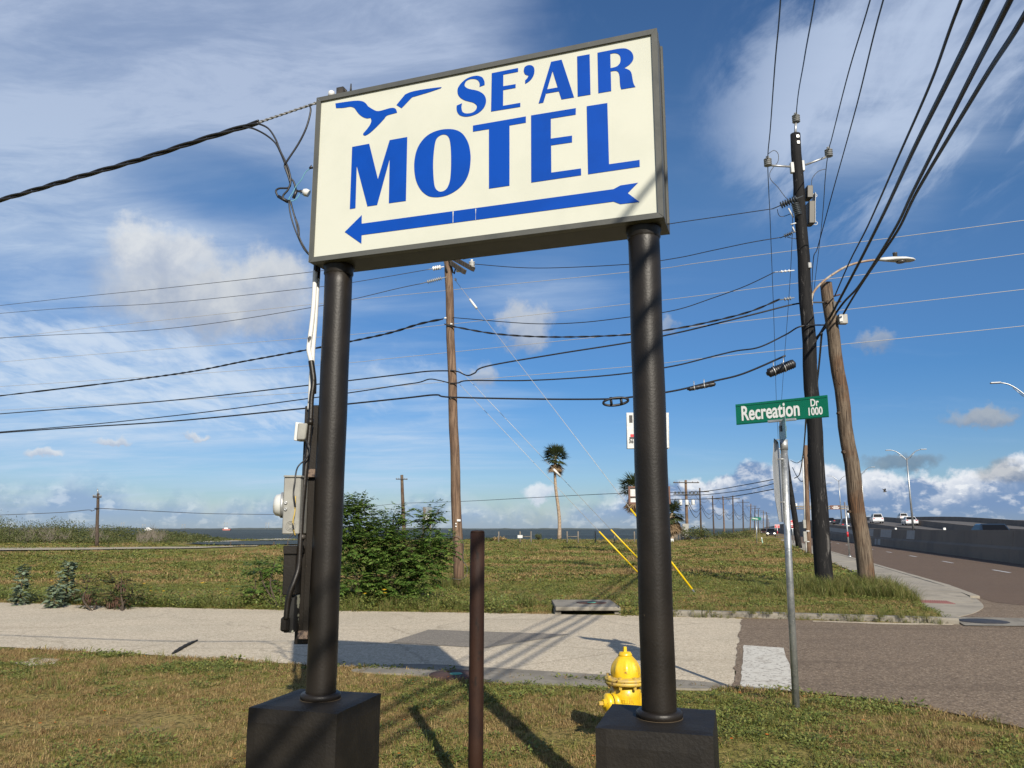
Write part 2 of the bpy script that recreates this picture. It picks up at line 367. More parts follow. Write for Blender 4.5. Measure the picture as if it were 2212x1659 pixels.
WIREGREY = mat('weathered wire', (.10, .10, .11), .5, .3)
WIREPALE = mat('bright strand wire', (.50, .48, .44), .5, .2)
CERAMIC = mat('grey polymer insulator', (.30, .31, .31), .4, c2=(.24, .25, .25), sc=6)
CERAWHITE = mat('white porcelain', (.76, .76, .74), .25)
CERADARK = mat('dark insulator', (.06, .07, .08), .4)
WOOD_BROWN = wood_mat('weathered brown pole', (.26, .175, .115), (.205, .130, .085), (.085, .052, .034))
WOOD_GREY = wood_mat('grey pole with brown base', (.20, .155, .11), (.155, .085, .045), (.05, .033, .022))
WOOD_FAR = wood_mat('distant pole wood', (.115, .085, .065), (.09, .066, .05), (.05, .035, .027))
CREOSOTE = wood_mat('creosoted black pole', (.0085, .008, .0085), (.013, .012, .012), (.004, .004, .005), streak=(.16, .15, .14))
CROSSARM = wood_mat('crossarm timber', (.10, .085, .07), (.08, .07, .06), (.03, .025, .02))
GREYTIMBER = mat('silvered fence timber', (.20, .175, .145), .85, c2=(.14, .125, .10), sc=7, stretch=(1, 1, .2))
CONC = mat('pale concrete', (.37, .33, .262), .9, c2=(.285, .255, .205), sc=1.3, c3=(.15, .13, .10), sc3=5, lo3=.60, hi3=.75, bump=.35, bsc=60)
CONC_KERB = mat('stained kerb concrete', (.27, .245, .20), .92, c2=(.20, .18, .145), sc=2.2, c3=(.11, .095, .07), sc3=9, lo3=.55, hi3=.72, bump=.4, bsc=60)
CONC_DK = mat('weathered wall concrete', (.235, .190, .146), .92, c2=(.195, .158, .125), sc=.35, c3=(.145, .12, .096), sc3=1.1, lo3=.55, hi3=.8, bump=.25, bsc=30)
CONC_LT = mat('grey paint patch', (.42, .40, .37), .8, c2=(.36, .345, .32), sc=3)
TERRA = mat('red tactile paver', (.30, .12, .105), .85, c2=(.24, .10, .09), sc=9, bump=.5, bsc=90)
IRON = mat('iron cover', (.030, .030, .034), .6, c2=(.05, .045, .042), sc=12, bump=.5, bsc=70)
IRON_RUST = mat('rusty iron cover', (.095, .045, .030), .8, c2=(.06, .03, .022), sc=16, bump=.4, bsc=80)
TEALMARK = mat('faded green marker disc', (.10, .38, .27), .6)
CHIP = road_mat('chip seal', (.69, .60, .46), (.59, .52, .40), (.84, .74, .57), (.40, .33, .235), 1.0)
PATCH = road_mat('road patch', (.30, .27, .225), (.265, .24, .205), (.42, .38, .32), (.17, .15, .125), 1.2, False)
BROWNROAD = road_mat('brown asphalt', (.262, .196, .138), (.232, .175, .125), (.48, .385, .275), (.10, .072, .05), 1.0, False)
FRONTROAD = road_mat('worn brown asphalt', (.185, .128, .092), (.165, .116, .085), (.28, .21, .15), (.11, .076, .055), 1.6, False)
ROADPAINT = mat('worn road paint', (.66, .63, .55), .7, c2=(.46, .42, .35), sc=5, lo=.50, hi=.72, c3=(.20, .165, .13), sc3=26, lo3=.55, hi3=.63, bump=.4, bsc=70, bd=.006)
SAND = mat('pale sand', (.56, .52, .44), .95, c2=(.46, .42, .34), sc=.5)
TRACK = mat('dirt track', (.42, .37, .28), .95, c2=(.32, .27, .18), sc=.6)
GLASSDOME = mat('meter dome', (.62, .63, .60), .08, spec=.6, coat=.6)
BARK = mat('brown bark', (.085, .060, .038), .9, c2=(.05, .035, .024), sc=14, bump=.5)
PALMTRUNK = mat('palm trunk', (.40, .31, .22), .9, c2=(.27, .20, .14), sc=2.6, bump=.5, bsc=8, bd=.05, stretch=(1, 1, 1.6))
TYRE = mat('tyre rubber', (.015, .015, .015), .8)
CARGLASS = mat('car glass', (.008, .009, .011), .3, spec=.15)
LAMPGLASS = mat('lens', (.6, .6, .58), .2)
def emis(name, c, s):
    m, t, b = new_mat(name); b.inputs['Emission Color'].default_value = (*c, 1); b.inputs['Emission Strength'].default_value = s; b.inputs['Base Color'].default_value = (*c, 1); return m
HEADLIGHT = emis('lit headlamp', (1, .93, .75), 6.0)
# ================================================================== SETTING
ZUP = Vector((0, 0, 1))
def smooth(a, b, x):
    x = max(0.0, min(1.0, (x - a) / (b - a))); return x * x * (3 - 2 * x)
def far_kerb(t):            # s of the far road edge
    return 13.7 + 1.6 * smooth(-14, 1.0, t)
def near_edge(t):           # s of the near road edge; the corner turns towards the viewer on the right
    return 8.62 - (max(0.0, t - .2) ** 2) * .30
def on_asphalt(s, t, m=0.0):
    if near_edge(t) - m < s < far_kerb(t) + m: return True
    if t > 2.5 and s < 16.0 + m and near_edge(t) - m < s: return True
    if t > 3.25 - m: return True
    return False
def ground_h(x, y):
    s, t = toST(x, y)
    h = 0.0
    h += .115 * smooth(15.25, 15.75, s) * smooth(-7, -2.5, t) * (1 - smooth(3.0, 3.25, t))
    if s > 17:
        h += .05 * (mnoise.noise(Vector((x * .12, y * .12, 0))) + .35) * smooth(17, 30, s) * (1 - smooth(2.5, 3.2, t))
    if s < far_kerb(t) and s > 3 and t < 2.4:
        e = near_edge(t) - s
        h += .035 * smooth(.05, .8, e) if e > 0 else 0
    # the shore: land stops, except for the causeway strip on the right
    dry = max(1 - smooth(119, 128, y + 3 * math.sin(x * .07)), smooth(-17, -9, t) * (1 - smooth(2500, 2600, s)))
    if y < 0: dry = 1
    h = h * dry - 3.2 * (1 - dry)
    return h
def axis(lo, hi, fine_lo, fine_hi, step, grow=1.16):
    a = list(np.arange(fine_lo, fine_hi + 1e-6, step)); st = step; v = fine_hi
    while v < hi: st *= grow; v += st; a.append(min(v, hi))
    st = step; v = fine_lo
    while v > lo: st *= grow; v -= st; a.insert(0, max(v, lo))
    return a
def build_ground():
    xs = axis(-9000, 9000, -12, 14, .32); ys = axis(-300, 12000, 3, 24, .32, 1.10)
    vs = [(x, y, ground_h(x, y)) for y in ys for x in xs]; nx = len(xs)
    fs = [(j * nx + i, j * nx + i + 1, (j + 1) * nx + i + 1, (j + 1) * nx + i) for j in range(len(ys) - 1) for i in range(nx - 1)]
    m, t, b = new_mat('rough grass ground'); tc = t.n('ShaderNodeTexCoord').outputs['Object']
    big = t.noise(t.n('ShaderNodeMapping', {'Vector': tc, 'Scale': (.35, 1, 1)}).outputs[0], .16, 6, .62)
    med = t.noise(tc, 1.3, 6, .62); fine = t.noise(tc, 22, 5, .7)
    dry = t.mix(t.ss(med, .40, .62), (.31, .238, .090), (.235, .168, .068))
    grn = t.mix(t.ss(med, .38, .62), (.165, .168, .038), (.245, .225, .060))
    col = t.mix(t.ss(t.m('ADD', t.m('MULTIPLY', big, .7), t.m('MULTIPLY', fine, .3)), .42, .56), dry, grn)
    col = t.mix(t.m('MULTIPLY', t.ss(fine, .47, .62), .80), col, (.062, .048, .020))
    col = t.mix(t.m('MULTIPLY', t.ss(t.noise(tc, .55, 5, .6), .63, .72), .55), col, (.28, .225, .15))
    t.put(b.inputs['Base Color'], col); b.inputs['Roughness'].default_value = 1; b.inputs['Specular IOR Level'].default_value = .1
    bn = t.n('ShaderNodeBump', {'Height': fine, 'Strength': .9, 'Distance': .05}); t.L.new(bn.outputs[0], b.inputs['Normal'])
    mb = MB(); mb.add(vs, fs, True); o = mb.build('ground', m); tag(o, kind='structure')
build_ground()

def sheet(name, pts, z, m, jit=0.0, parent=None, kind='structure', step=.2):
    "flat sheet from an outline in world XY, with slightly ragged edges"
    P = []
    for i in range(len(pts)):
        a, b = Vector(pts[i][:2]), Vector(pts[(i + 1) % len(pts)][:2]); L = (b - a).length
        k = max(1, int(L / step)) if jit else 1
        nrm = Vector((-(b - a).y, (b - a).x)); nrm = nrm / (nrm.length or 1)
        for j in range(k):
            p = a.lerp(b, j / k)
            if jit and j: p = p + nrm * jit * (mnoise.noise(Vector((p.x * 2.3, p.y * 2.3, z * 50))) + .5 * random.uniform(-1, 1))
            P.append((p.x, p.y))
    mb = MB(); tr = tessellate_polygon([[Vector((x, y, 0)) for x, y in P]])
    mb.add([(x, y, z) for x, y in P], [tuple(q) for q in tr])
    for i, f in enumerate(mb.f):
        a, b, c = (Vector(mb.v[k]) for k in f)
        if (b - a).cross(c - a).z < 0: mb.f[i] = f[::-1]
    o = mb.build(name, m, parent)
    return tag(o, kind=kind) if parent is None else o

# Recreation Dr: pale chip seal, then brown asphalt at the junction
rd = [ST(near_edge(t), t) for t in np.arange(-60, -.2, .6)] + [ST(near_edge(-.25), -.25)] + [ST(far_kerb(-.22) + .02, -.22)] + [ST(far_kerb(t), t) for t in np.arange(-.6, -60, -.6)]
sheet('side_road', rd, .010, CHIP, .07)
jn = [ST(near_edge(t), t) for t in np.arange(-.30, 5.2, .25)] + [ST(0, 5.4), ST(-30, 5.4), ST(-30, 13), ST(24, 13), ST(24, 5.0), ST(17.2, 5.3), ST(16.1, 4.6), ST(15.6, 3.6)] + [ST(far_kerb(t), t) for t in np.arange(2.8, -.1, -.4)] + [ST(far_kerb(-.3), -.30)]
sheet('junction_asphalt', jn, .015, BROWNROAD, .03)
sheet('corner_asphalt', [ST(15.0, 3.5), ST(15.0, 9.5), ST(24, 9.5), ST(24, 4.4), ST(16.2, 3.5)], .0185, BROWNROAD)
sheet('road_patch', [G(925, 1362), G(1230, 1372), G(1050, 1402), G(840, 1390)], .015, PATCH, .02)
# stop bar on the near lane
ob = sheet('stop_line', [ST(8.72, -.22), ST(8.62, .32), ST(11.62, .30), ST(11.72, -.22)], .019, ROADPAINT, .015)
def front_left(s): return 4.95 - 3.4 * smooth(90, 190, s)
fr = [ST(s, front_left(s) if s > 18 else 5.0) for s in [-30, 0, 12, 17, 20, 24, 30, 40, 60, 80, 100, 120, 140, 160, 180, 220, 300, 500, 1500]]
fr += [ST(s, 12.1) for s in (1500, 500, 200, 100, 50, 20, 0, -30)]
# the frontage road lies over the junction asphalt beyond the gutter line
fr[0:4] = [ST(-30, 9.2), ST(8, 8.4), ST(15, 7.3), ST(18.5, 5.9)]
sheet('frontage_road', fr, .022, FRONTROAD)
for i in range(12):
    s = 16.0 + 8.72 * i; L = 2.2
    sheet('lane_dash', [ST(s, 8.86), ST(s, 8.98), ST(s + L, 8.98), ST(s + L, 8.86)], .027, WHITE_ROUGH)

# pavement along the frontage road with a dropped corner
def pave():
    o = thing('pavement', None, None, ST(20, 4)); tag(o, kind='structure')
    def zt(s): return .025 + .10 * smooth(19.3, 23.0, s)
    s0 = 18.6; i = 0
    while s0 < 120:
        L = 1.55 if s0 > 23 else 1.1
        a, b_ = s0 + .008, s0 + L - .008; mb = MB(); gap = random.uniform(-.004, .004)
        to = lambda q: 4.72 - .62 * max(0.0, min(1.0, (21.2 - q) / 2.6)) ** 1.6
        c = [ST(a, 3.30, zt(a) + gap), ST(a, to(a), zt(a) + gap), ST(b_, to(b_), zt(b_) + gap), ST(b_, 3.30, zt(b_) + gap)]
        lo = [Vector((p.x, p.y, -.05)) for p in c]
        mb.add(c + lo, [(0, 1, 2, 3), (4, 7, 6, 5), (0, 4, 5, 1), (1, 5, 6, 2), (2, 6, 7, 3), (3, 7, 4, 0)])
        mb.build('slab', CONC, o); s0 += L; i += 1
        if i > 26: L = 6
    # kerb between pavement and road
    s0 = 21.0
    while s0 < 120:
        L = 3.0; a, b_ = s0 + .01, s0 + L - .01; mb = MB()
        c = [ST(a, 4.73, zt(a) + .012), ST(a, 4.93, zt(a) + .008), ST(b_, 4.93, zt(b_) + .008), ST(b_, 4.73, zt(b_) + .012)]
        lo = [Vector((p.x, p.y, -.05)) for p in c]
        mb.add(c + lo, [(0, 1, 2, 3), (4, 7, 6, 5), (0, 4, 5, 1), (1, 5, 6, 2), (2, 6, 7, 3), (3, 7, 4, 0)])
        mb.build('kerb_stone', CONC, o); s0 += L
    # corner ramp apron with its curved lip
    apron = [G(1978, 1300), G(2075, 1282), G(2085, 1281), G(2110, 1296), G(2125, 1311), G(2118, 1320), G(2098, 1329), G(2060, 1337), G(2030, 1341), G(2000, 1343), G(1975, 1341), G(1985, 1325), G(1962, 1308)]
    ap = crom([Vector((p.x, p.y, 0)) for p in apron], 4, True)
    mb = MB(); mb.prism([(p.x, p.y) for p in ap], (0, 0, -.04), (1, 0, 0), (0, 1, 0), (0, 0, 1), .067); mb.build('ramp_apron', CONC, o, bevel=.01)
    q = [G(1932, 1291, .03), G(2022, 1293, .03), G(2064, 1300, .03), G(1950, 1297, .03)]
    q = [G(1948, 1299, .034), G(2064, 1304, .034), G(2022, 1291, .034), G(1935, 1289, .034)]
    mb = MB(); mb.prism([(p.x, p.y) for p in q], (0, 0, .0), (1, 0, 0), (0, 1, 0), (0, 0, 1), .036); mb.build('tactile_strip', TERRA, o)
    for i in range(22):
        for j in range(6):
            a = (i + .5) / 22; b_ = (j + .5) / 6
            p = q[0].lerp(q[1], a).lerp(q[3].lerp(q[2], a), b_)
            if (i + j) % 1 == 0: MBD.lathe([(.022, 0), (.014, .006)], (p.x, p.y, .036), n=6)
    MBD_obj = MBD.build('tactile_domes', TERRA, o); MBD_obj['kind'] = 'stuff'
MBD = MB()
pave()

# kerb along the far side of the side road, with the storm drain inlet
def kerb_far():
    o = thing('kerb', None, None, ST(15.3, 0)); tag(o, kind='structure')
    edges = [-14.0 + 1.5 * i for i in range(8)]
    ts = [-1.85 - .0, -1.0, .5, 2.0, 2.75, 3.25]
    for a, b_ in zip(ts[:-1], ts[1:]):
        a += .008; b_ -= .008
        prof = [(0, -.05), (0.0, .085), (.03, .115), (.15, .118), (.15, -.05)]
        A = [ST(far_kerb(a) + p, a, z) for p, z in prof]; B = [ST(far_kerb(b_) + p, b_, z) for p, z in prof]
        n = len(prof); mb = MB(); mb.add(A + B, [(i, (i + 1) % n, n + (i + 1) % n, n + i) for i in range(n)] + [tuple(range(n))[::-1], tuple(range(n, 2 * n))])
        mb.build('kerb_stone', CONC_KERB, o, bevel=.008)
    return o
kerb_far()
pale = ROADPAINT
sheet('gutter_edge', [ST(far_kerb(.6) - .30, .9), ST(far_kerb(2) - .34, 2.2), ST(15.15, 3.1), ST(15.35, 3.2), ST(far_kerb(2) - .12, 2.2), ST(far_kerb(.6) - .16, .9)], .0185, CHIP, .05)

def manhole(name, loc, r, m, label, disc=None, frame=None):
    o = thing(name, label, 'manhole cover', loc)
    mb = MB(); mb.lathe([(r, -.02), (r, .010), (r * .97, .014), (.001, .014)], loc, n=36); mb.build('lid', m, o)
    mb = MB(); mb.lathe([(r * 1.09, -.02), (r * 1.09, .008), (r * 1.015, .008), (r * 1.015, -.02)], loc, n=36, caps=False); mb.build('rim', frame or m, o)
    if disc:
        mb = MB(); mb.lathe([(r * .26, .010), (r * .26, .017), (.001, .017)], loc, n=20); mb.build('marker_disc', disc, o)
    return o
c0 = G(985, 1463)
gut = [ST(8.32, -4.45), ST(8.28, -3.4), ST(8.1, -2.6), ST(8.22, -1.9), ST(8.35, -1.0), ST(8.5, -.45), ST(8.78, -.5), ST(8.86, -1.2), ST(8.92, -2.4), ST(8.95, -3.2), ST(8.9, -4.0)]
mb = MB(); mb.prism([(p.x, p.y) for p in crom(gut, 4, True)], (0, 0, -.05), (1, 0, 0), (0, 1, 0), ZUP, .078); tag(mb.build('gutter_slab', CONC_KERB, bevel=.006), kind='structure')
manhole('manhole_cover', Vector((c0.x, c0.y, .024)), .27, IRON_RUST, 'rusty round manhole cover with green disc in the grass edge concrete', TEALMARK)
col = G(2125, 1345)
sheet('manhole_collar', [G(2048, 1336), G(2230, 1339), G(2275, 1357), G(2085, 1355)], .031, CONC_KERB, .012)
manhole('manhole_cover', Vector((G(2125, 1346).x, G(2125, 1346).y, .026)), .36, IRON, 'dark iron manhole cover in a concrete collar by the corner ramp')

def inlet():
    L, R = G(1200, 1329), G(1341, 1329)
    u = (R - L).normalized(); v = Vector((-u.y, u.x, 0)); wd = (R - L).length
    o = thing('storm_drain_inlet', 'concrete storm drain inlet with a dark slot at the kerb', 'storm drain', L + u * wd / 2)
    mb = MB()
    mb.box(L + u * wd / 2 + v * .75 + Vector((0, 0, .118)), (wd, 1.55, .075), (u, v, Vector((0, 0, 1)))); mb.build('top_slab', CONC_KERB, o, bevel=.02)
    mb = MB(); mb.box(L + u * wd / 2 + v * .9 + Vector((0, 0, .02)), (wd - .1, .9, .12), (u, v, Vector((0, 0, 1)))); mb.build('throat', IRON, o)
    for k in (.05, wd - .05):
        mb = MB(); mb.box(L + u * k + v * .3 + Vector((0, 0, .04)), (.12, .5, .09), (u, v, Vector((0, 0, 1)))); mb.build('jamb', CONC_KERB, o, bevel=.01)
    mb = MB(); p = L + u * (wd * .62) + v * .8 + Vector((0, 0, .157)); mb.lathe([(.30, -.01), (.30, .006), (.001, .006)], p, n=28); lid = mb.build('lid', IRON_RUST, o)
    mb = MB(); mb.lathe([(.09, 0), (.09, .010), (.001, .010)], p, n=16); mb.build('marker_disc', TEALMARK, lid)
inlet()

# bare patches, dirt track, pond, sand
sheet('dirt_track', [G(-500, 1186.5), G(-200, 1185.5), G(0, 1184.8), G(200, 1184.4), G(430, 1182.4), G(560, 1179.6), G(560, 1181.4), G(430, 1186.0), G(200, 1189.2), G(0, 1191.0), G(-500, 1194)], .09, TRACK, .35, step=1.5)
sheet('bare_patch', [G(30, 1440), G(75, 1428), G(130, 1431), G(115, 1442), G(60, 1446)], .042, CHIP, .05)
SEA_Z = -.75
def sea_mat(name, base, sc):
    m, t, b = new_mat(name); tc = t.n('ShaderNodeTexCoord').outputs['Object']
    v = t.n('ShaderNodeMapping', {'Vector': tc, 'Scale': (.5, 1, 1)}).outputs[0]
    nz = t.noise(v, sc, 6, .62, .4)
    big = t.noise(t.n('ShaderNodeMapping', {'Vector': tc, 'Scale': (.004, .02, 1)}).outputs[0], 1.0, 5, .6)
    col = t.mix(t.ss(big, .4, .62), tuple(base), tuple(c * 1.5 for c in base))
    col = t.mix(t.m('MULTIPLY', t.ss(t.noise(v, sc * .35, 6, .7), .66, .72), .6), col, (.30, .33, .34))
    col = t.mix(1.0, col, (.85, .85, .85), 'MULTIPLY'); t.put(b.inputs['Base Color'], col); b.inputs['Roughness'].default_value = .55; b.inputs['Specular IOR Level'].default_value = .04
    bn = t.n('ShaderNodeBump', {'Height': nz, 'Strength': 1.0, 'Distance': .9}); t.L.new(bn.outputs[0], b.inputs['Normal'])
    return m
SEA = sea_mat('choppy bay water', (.052, .066, .068), .6)
mb = MB(); mb.add([(-9000, 116, SEA_Z), (9000, 116, SEA_Z), (9000, 11000, SEA_Z), (-9000, 11000, SEA_Z)], [(0, 1, 2, 3)]); tag(mb.build('sea', SEA), kind='structure')
sheet('tidal_pond', [G(395, 1176), G(450, 1172.6), G(520, 1170.5), G(640, 1168.6), G(760, 1168.5), G(760, 1176), G(650, 1177.5), G(560, 1179), G(470, 1178.5)], .12, SEA, .3, step=2)
sheet('sand_bar', [G(418, 1173.5), G(432, 1170.8), G(462, 1169.3), G(500, 1169.9), G(522, 1170.6), G(480, 1172.2), G(450, 1173.2)], .135, SAND, .5, step=1.2)
sheet('sand_bar', [G(548, 1168.6), G(572, 1166.4), G(600, 1165.0), G(640, 1165.8), G(622, 1167.4), G(585, 1168.2)], .135, SAND, .5, step=1.2)
# far shore on the horizon, with low trees
def far_shore():
    mb = MB(); y = 5200.0; xs = np.linspace(-6500, 6500, 420); top = []
    for x in xs:
        h = 5 + 9 * max(0, mnoise.noise(Vector((x * .0021, 3.3, 0)))) + 5 * max(0, mnoise.noise(Vector((x * .012, 8.1, 0)))) + random.uniform(0, 1.6)
        if -2450 < x < -1500: h += 5 * max(0, mnoise.noise(Vector((x * .008, 1.7, 0))))
        top.append(h)
    n = len(xs)
    vs = [(x, y + 90 * math.sin(x * .002), -2) for x in xs] + [(x, y + 120 + 90 * math.sin(x * .002), h) for x, h in zip(xs, top)] + [(x, y + 600, -2) for x in xs]
    fs = [(i, i + 1, n + i + 1, n + i) for i in range(n - 1)] + [(n + i, n + i + 1, 2 * n + i + 1, 2 * n + i) for i in range(n - 1)]
    mb.add(vs, fs, False)
    tag(mb.build('far_shore', mat('distant wooded shore', (.075, .095, .085), .95, c2=(.10, .115, .105), sc=.02)), kind='structure')
far_shore()

# ------------------------------------------------------------------ raised highway on the right
def btop(s): return 1.55 + 1.35 * smooth(70, 190, s) + 1.0 * smooth(180, 400, s)
def deck(s, t=14.0): return .50 + 2.35 * smooth(60, 250, s) + 1.1 * smooth(80, 190, s) * min(1, max(0, (t - 12.5) / 8))
def highway():
    ss = list(np.arange(-30, 120, 6)) + list(np.arange(120, 420, 15)) + [500, 700, 1000, 1500]
    ts = [12.25, 14.5, 17.2, 19.5, 24, 32, 44, 60]
    mb = MB(); n = len(ts)
    vs = [ST(s, t, deck(s, t)) for s in ss for t in ts]
    fs = [(i * n + j, i * n + j + 1, (i + 1) * n + j + 1, (i + 1) * n + j) for i in range(len(ss) - 1) for j in range(n - 1)]
    mb.add(vs, fs, True); tag(mb.build('highway', mat('highway concrete', (.115, .105, .098), .9, c2=(.095, .088, .082), sc=.3)), kind='structure')
    w = thing('barrier_wall', 'long dark concrete barrier wall with pale painted-over patches along the brown road', 'barrier', ST(60, 12))
    s = -30.0
    while s < 430:
        L = 9.2 if s < 120 else 30; a, b_ = s + .012, s + L - .012
        def ring(q):
            T = btop(q); return [ST(q, 11.62, 0), ST(q, 11.70, .42 * T), ST(q, 11.86, .50 * T), ST(q, 11.98, T), ST(q, 12.26, T), ST(q, 12.30, 0)]
        A, B = ring(a), ring(b_); mb = MB()
        mb.add(A + B, [(i, (i + 1) % 6, 6 + (i + 1) % 6, 6 + i) for i in range(6)] + [tuple(range(6))[::-1], tuple(range(6, 12))]); mb.build('panel', CONC_DK, w)
        s += L
    # pale repaint patches on the road-side faces
    def patch(s0, s1, f0, f1, nm='repaint_patch'):
        def P(q, f):
            T = btop(q)
            if f <= .42: a, z = 11.62 + .08 * f / .42, f * T
            else: a, z = 11.86 + .12 * (f - .5) / .5, f * T
            return ST(q, a - .012, z)
        mb = MB(); mb.quad(P(s0, f0), P(s1, f0), P(s1, f1), P(s0, f1)); mb.build(nm, CONC_LT, w)
    for (x0, x1, lo, hi) in ((1869, 1882, .53, .97), (1897, 1920, .53, .98), (1952, 1969, .53, .97), (1872, 1877, .05, .40), (1889, 1893, .05, .40), (1895, 1901, .05, .40)):
        def s_at(px):
            r = ray(px, 1150); k = r.x / r.y; return (11.7 * UY + k * 11.7 * UX) / (k * UY - UX)
        patch(s_at(x1), s_at(x0), lo, hi)
    patch(105, 148, .53, .80)
    for k in range(3):
        t0 = (17.6, 26.5, 40.0)[k]
        mb = MB()
        for i, q in enumerate(ss):
            z = deck(q, t0) + .86
        vs = []
        for q in ss:
            z = deck(q, t0); vs += [ST(q, t0 - .3, z), ST(q, t0 - .1, z + .86), ST(q, t0 + .1, z + .86), ST(q, t0 + .3, z)]
        fs = [(4 * i + j, 4 * i + j + 1, 4 * i + 5 + j, 4 * i + 4 + j) for i in range(len(ss) - 1) for j in range(3)]
        mb.add(vs, fs)
        o = mb.build('highway_barrier', CONC_DK)
        tag(o, ('low concrete barrier between the raised carriageways carrying the lamp posts', 'low concrete barrier along the middle carriageway of the raised highway', 'low concrete barrier on the far edge of the raised highway')[k], 'barrier', 'barriers of the raised highway')
    for i in range(16):
        s = 60 + i * 9.0; mb = MB(); mb.add([ST(s, 15.2, deck(s, 15.2) + .03), ST(s, 15.34, deck(s, 15.34) + .03), ST(s + 2.4, 15.34, deck(s + 2.4, 15.34) + .03), ST(s + 2.4, 15.2, deck(s + 2.4, 15.2) + .03)], [(0, 1, 2, 3)])
        tag(mb.build('highway_dash', WHITE_ROUGH), kind='structure')
    # reflectors on the near wall
    for px in (1790, 1935, 2040):
        r = ray(px, 1150); k = r.x / r.y; s = (12.1 * UY + k * 12.1 * UX) / (k * UY - UX)
        mb = MB(); mb.box(ST(s, 12.12, btop(s) + .06), (.16, .08, .16)); mb.build('reflector', WHITE, w)
highway()
# ================================================================== MOTEL SIGN
PSI = math.radians(19)
SR = Vector((math.cos(PSI), -math.sin(PSI), 0)); SB = Vector((math.sin(PSI), math.cos(PSI), 0)); ZU = Vector((0, 0, 1)); SN = -SB
BR = Vector((.792 + .016 * SR.x, 3.900 + .016 * SR.y, 3.226)); SW, SH, SDEP = 2.186, 1.114, .27
BLc = BR - SR * SW
def sgn(u, v, d=0.0): return BLc + SR * u + ZU * v + SB * d
def sign_uv(x, y):
    p = onplane(x, y, BR, SB) - BLc; return p.dot(SR), p.z
def crop(ox, oy, s):
    return lambda X, Y: sign_uv((ox + X * s) * .540039, (oy + Y * s) * .540039)
def outline(cv, segs):
    out = []
    for kind, pts in segs:
        q = pts if kind == 'l' else [(p.x, p.y) for p in crom([Vector((a, b, 0)) for a, b in pts], 4)]
        out += [p for p in q if not out or (abs(p[0] - out[-1][0]) + abs(p[1] - out[-1][1])) > .5]
    if abs(out[0][0] - out[-1][0]) + abs(out[0][1] - out[-1][1]) < .5: out.pop()
    return [cv(*p) for p in out]
def closed(cv, pts): return [cv(p.x, p.y) for p in crom([Vector((a, b, 0)) for a, b in pts], 3, True)]

MS = thing('motel_sign', 'tall cream and blue motel sign on two black posts in painted concrete blocks', 'sign', Vector((-.18, 4.37, 0)))
FB = .030
mb = MB(); mb.box(sgn(SW / 2, SH / 2, SDEP / 2 + .012), (SW - .01, SDEP - .03, SH - .01), (SR, SB, ZU)); cabinet = mb.build('cabinet', mat('cabinet steel', (.060, .060, .054), .5, c2=(.045, .045, .04), sc=5, c3=(.3, .3, .28), sc3=26, lo3=.74, hi3=.77), MS)
def rail(u0, v0, u1, v1, mit0, mit1, w):
    "front retainer rail with mitred ends: outer edge from (u0,v0) to (u1,v1), inner edge inset"
    o_ = [(u0, v0), (u1, v1), (u1 + mit1[0], v1 + mit1[1]), (u0 + mit0[0], v0 + mit0[1])]
    mb = MB(); mb.prism(o_, BLc - SB * .006, SR, ZU, SB, .05); return mb.build('frame_rail', FRAME_GREY, MS, bevel=.004, seg=1)
g = .0015
rail(g, SH, SW - g, SH, (FB, -FB), (-FB, -FB), FB); rail(g, 0, SW - g, 0, (FB, FB), (-FB, FB), FB)
rail(0, g, 0, SH - g, (FB, FB), (FB, -FB), FB); rail(SW, g, SW, SH - g, (-FB, FB), (-FB, -FB), FB)
mb = MB(); mb.box(sgn(SW + .003, SH / 2, SDEP * .55), (.012, .02, SH - .04), (SR, SB, ZU)); mb.build('side_seam', FRAME_GREY, MS)
for k in range(7):
    mb = MB(); mb.lathe([(.007, 0), (.007, .006), (.001, .007)], sgn(SW - .004, .08 + k * .155, SDEP * .80), SR, 8); mb.build('screw', ALU, MS)
mb = MB(); mb.box(sgn(SW / 2, SH / 2, .010), (SW - 2 * FB + .012, .008, SH - 2 * FB + .012), (SR, SB, ZU)); face = mb.build('face_panel', FACE, MS)
cA, cB, cC = crop(1800, 170, .192864), crop(2130, 170, .198915), crop(1300, 320, .226040)
cD, cE, cF = crop(1360, 480, .253165), crop(1860, 400, .325497), crop(1340, 700, .569620)
def letter(loops, name='letter'):
    mb = MB(); mb.prism(loops, BLc + SB * .0035, SR, ZU, SB, .003); return mb.build(name, BLUE, MS)
letter([outline(cA, [('l', [(606, 912), (712, 872)]), ('c', [(712, 872), (708, 800), (670, 720), (600, 688), (530, 682), (420, 705), (310, 760), (215, 850), (160, 935), (150, 1000), (165, 1075), (215, 1140), (300, 1190), (400, 1218), (480, 1240), (540, 1285), (553, 1330), (530, 1390), (470, 1440), (390, 1462), (310, 1460), (255, 1430), (235, 1370), (232, 1310), (245, 1252)]),
    ('l', [(245, 1252), (135, 1300)]), ('c', [(135, 1300), (132, 1370), (150, 1440), (200, 1500), (290, 1527), (380, 1525), (480, 1500), (580, 1455), (670, 1380), (720, 1300), (742, 1210), (730, 1130), (690, 1065), (610, 1010), (510, 978), (420, 962), (350, 938), (305, 900), (298, 855), (330, 795), (400, 755), (490, 745), (560, 765), (600, 810), (612, 860), (606, 912)])])])
letter([outline(cA, [('l', [(862, 628), (1407, 520), (1407, 598), (1100, 657), (1098, 898), (1356, 855), (1355, 932), (1098, 978), (1094, 1305), (1453, 1243), (1453, 1325), (848, 1423)])])])
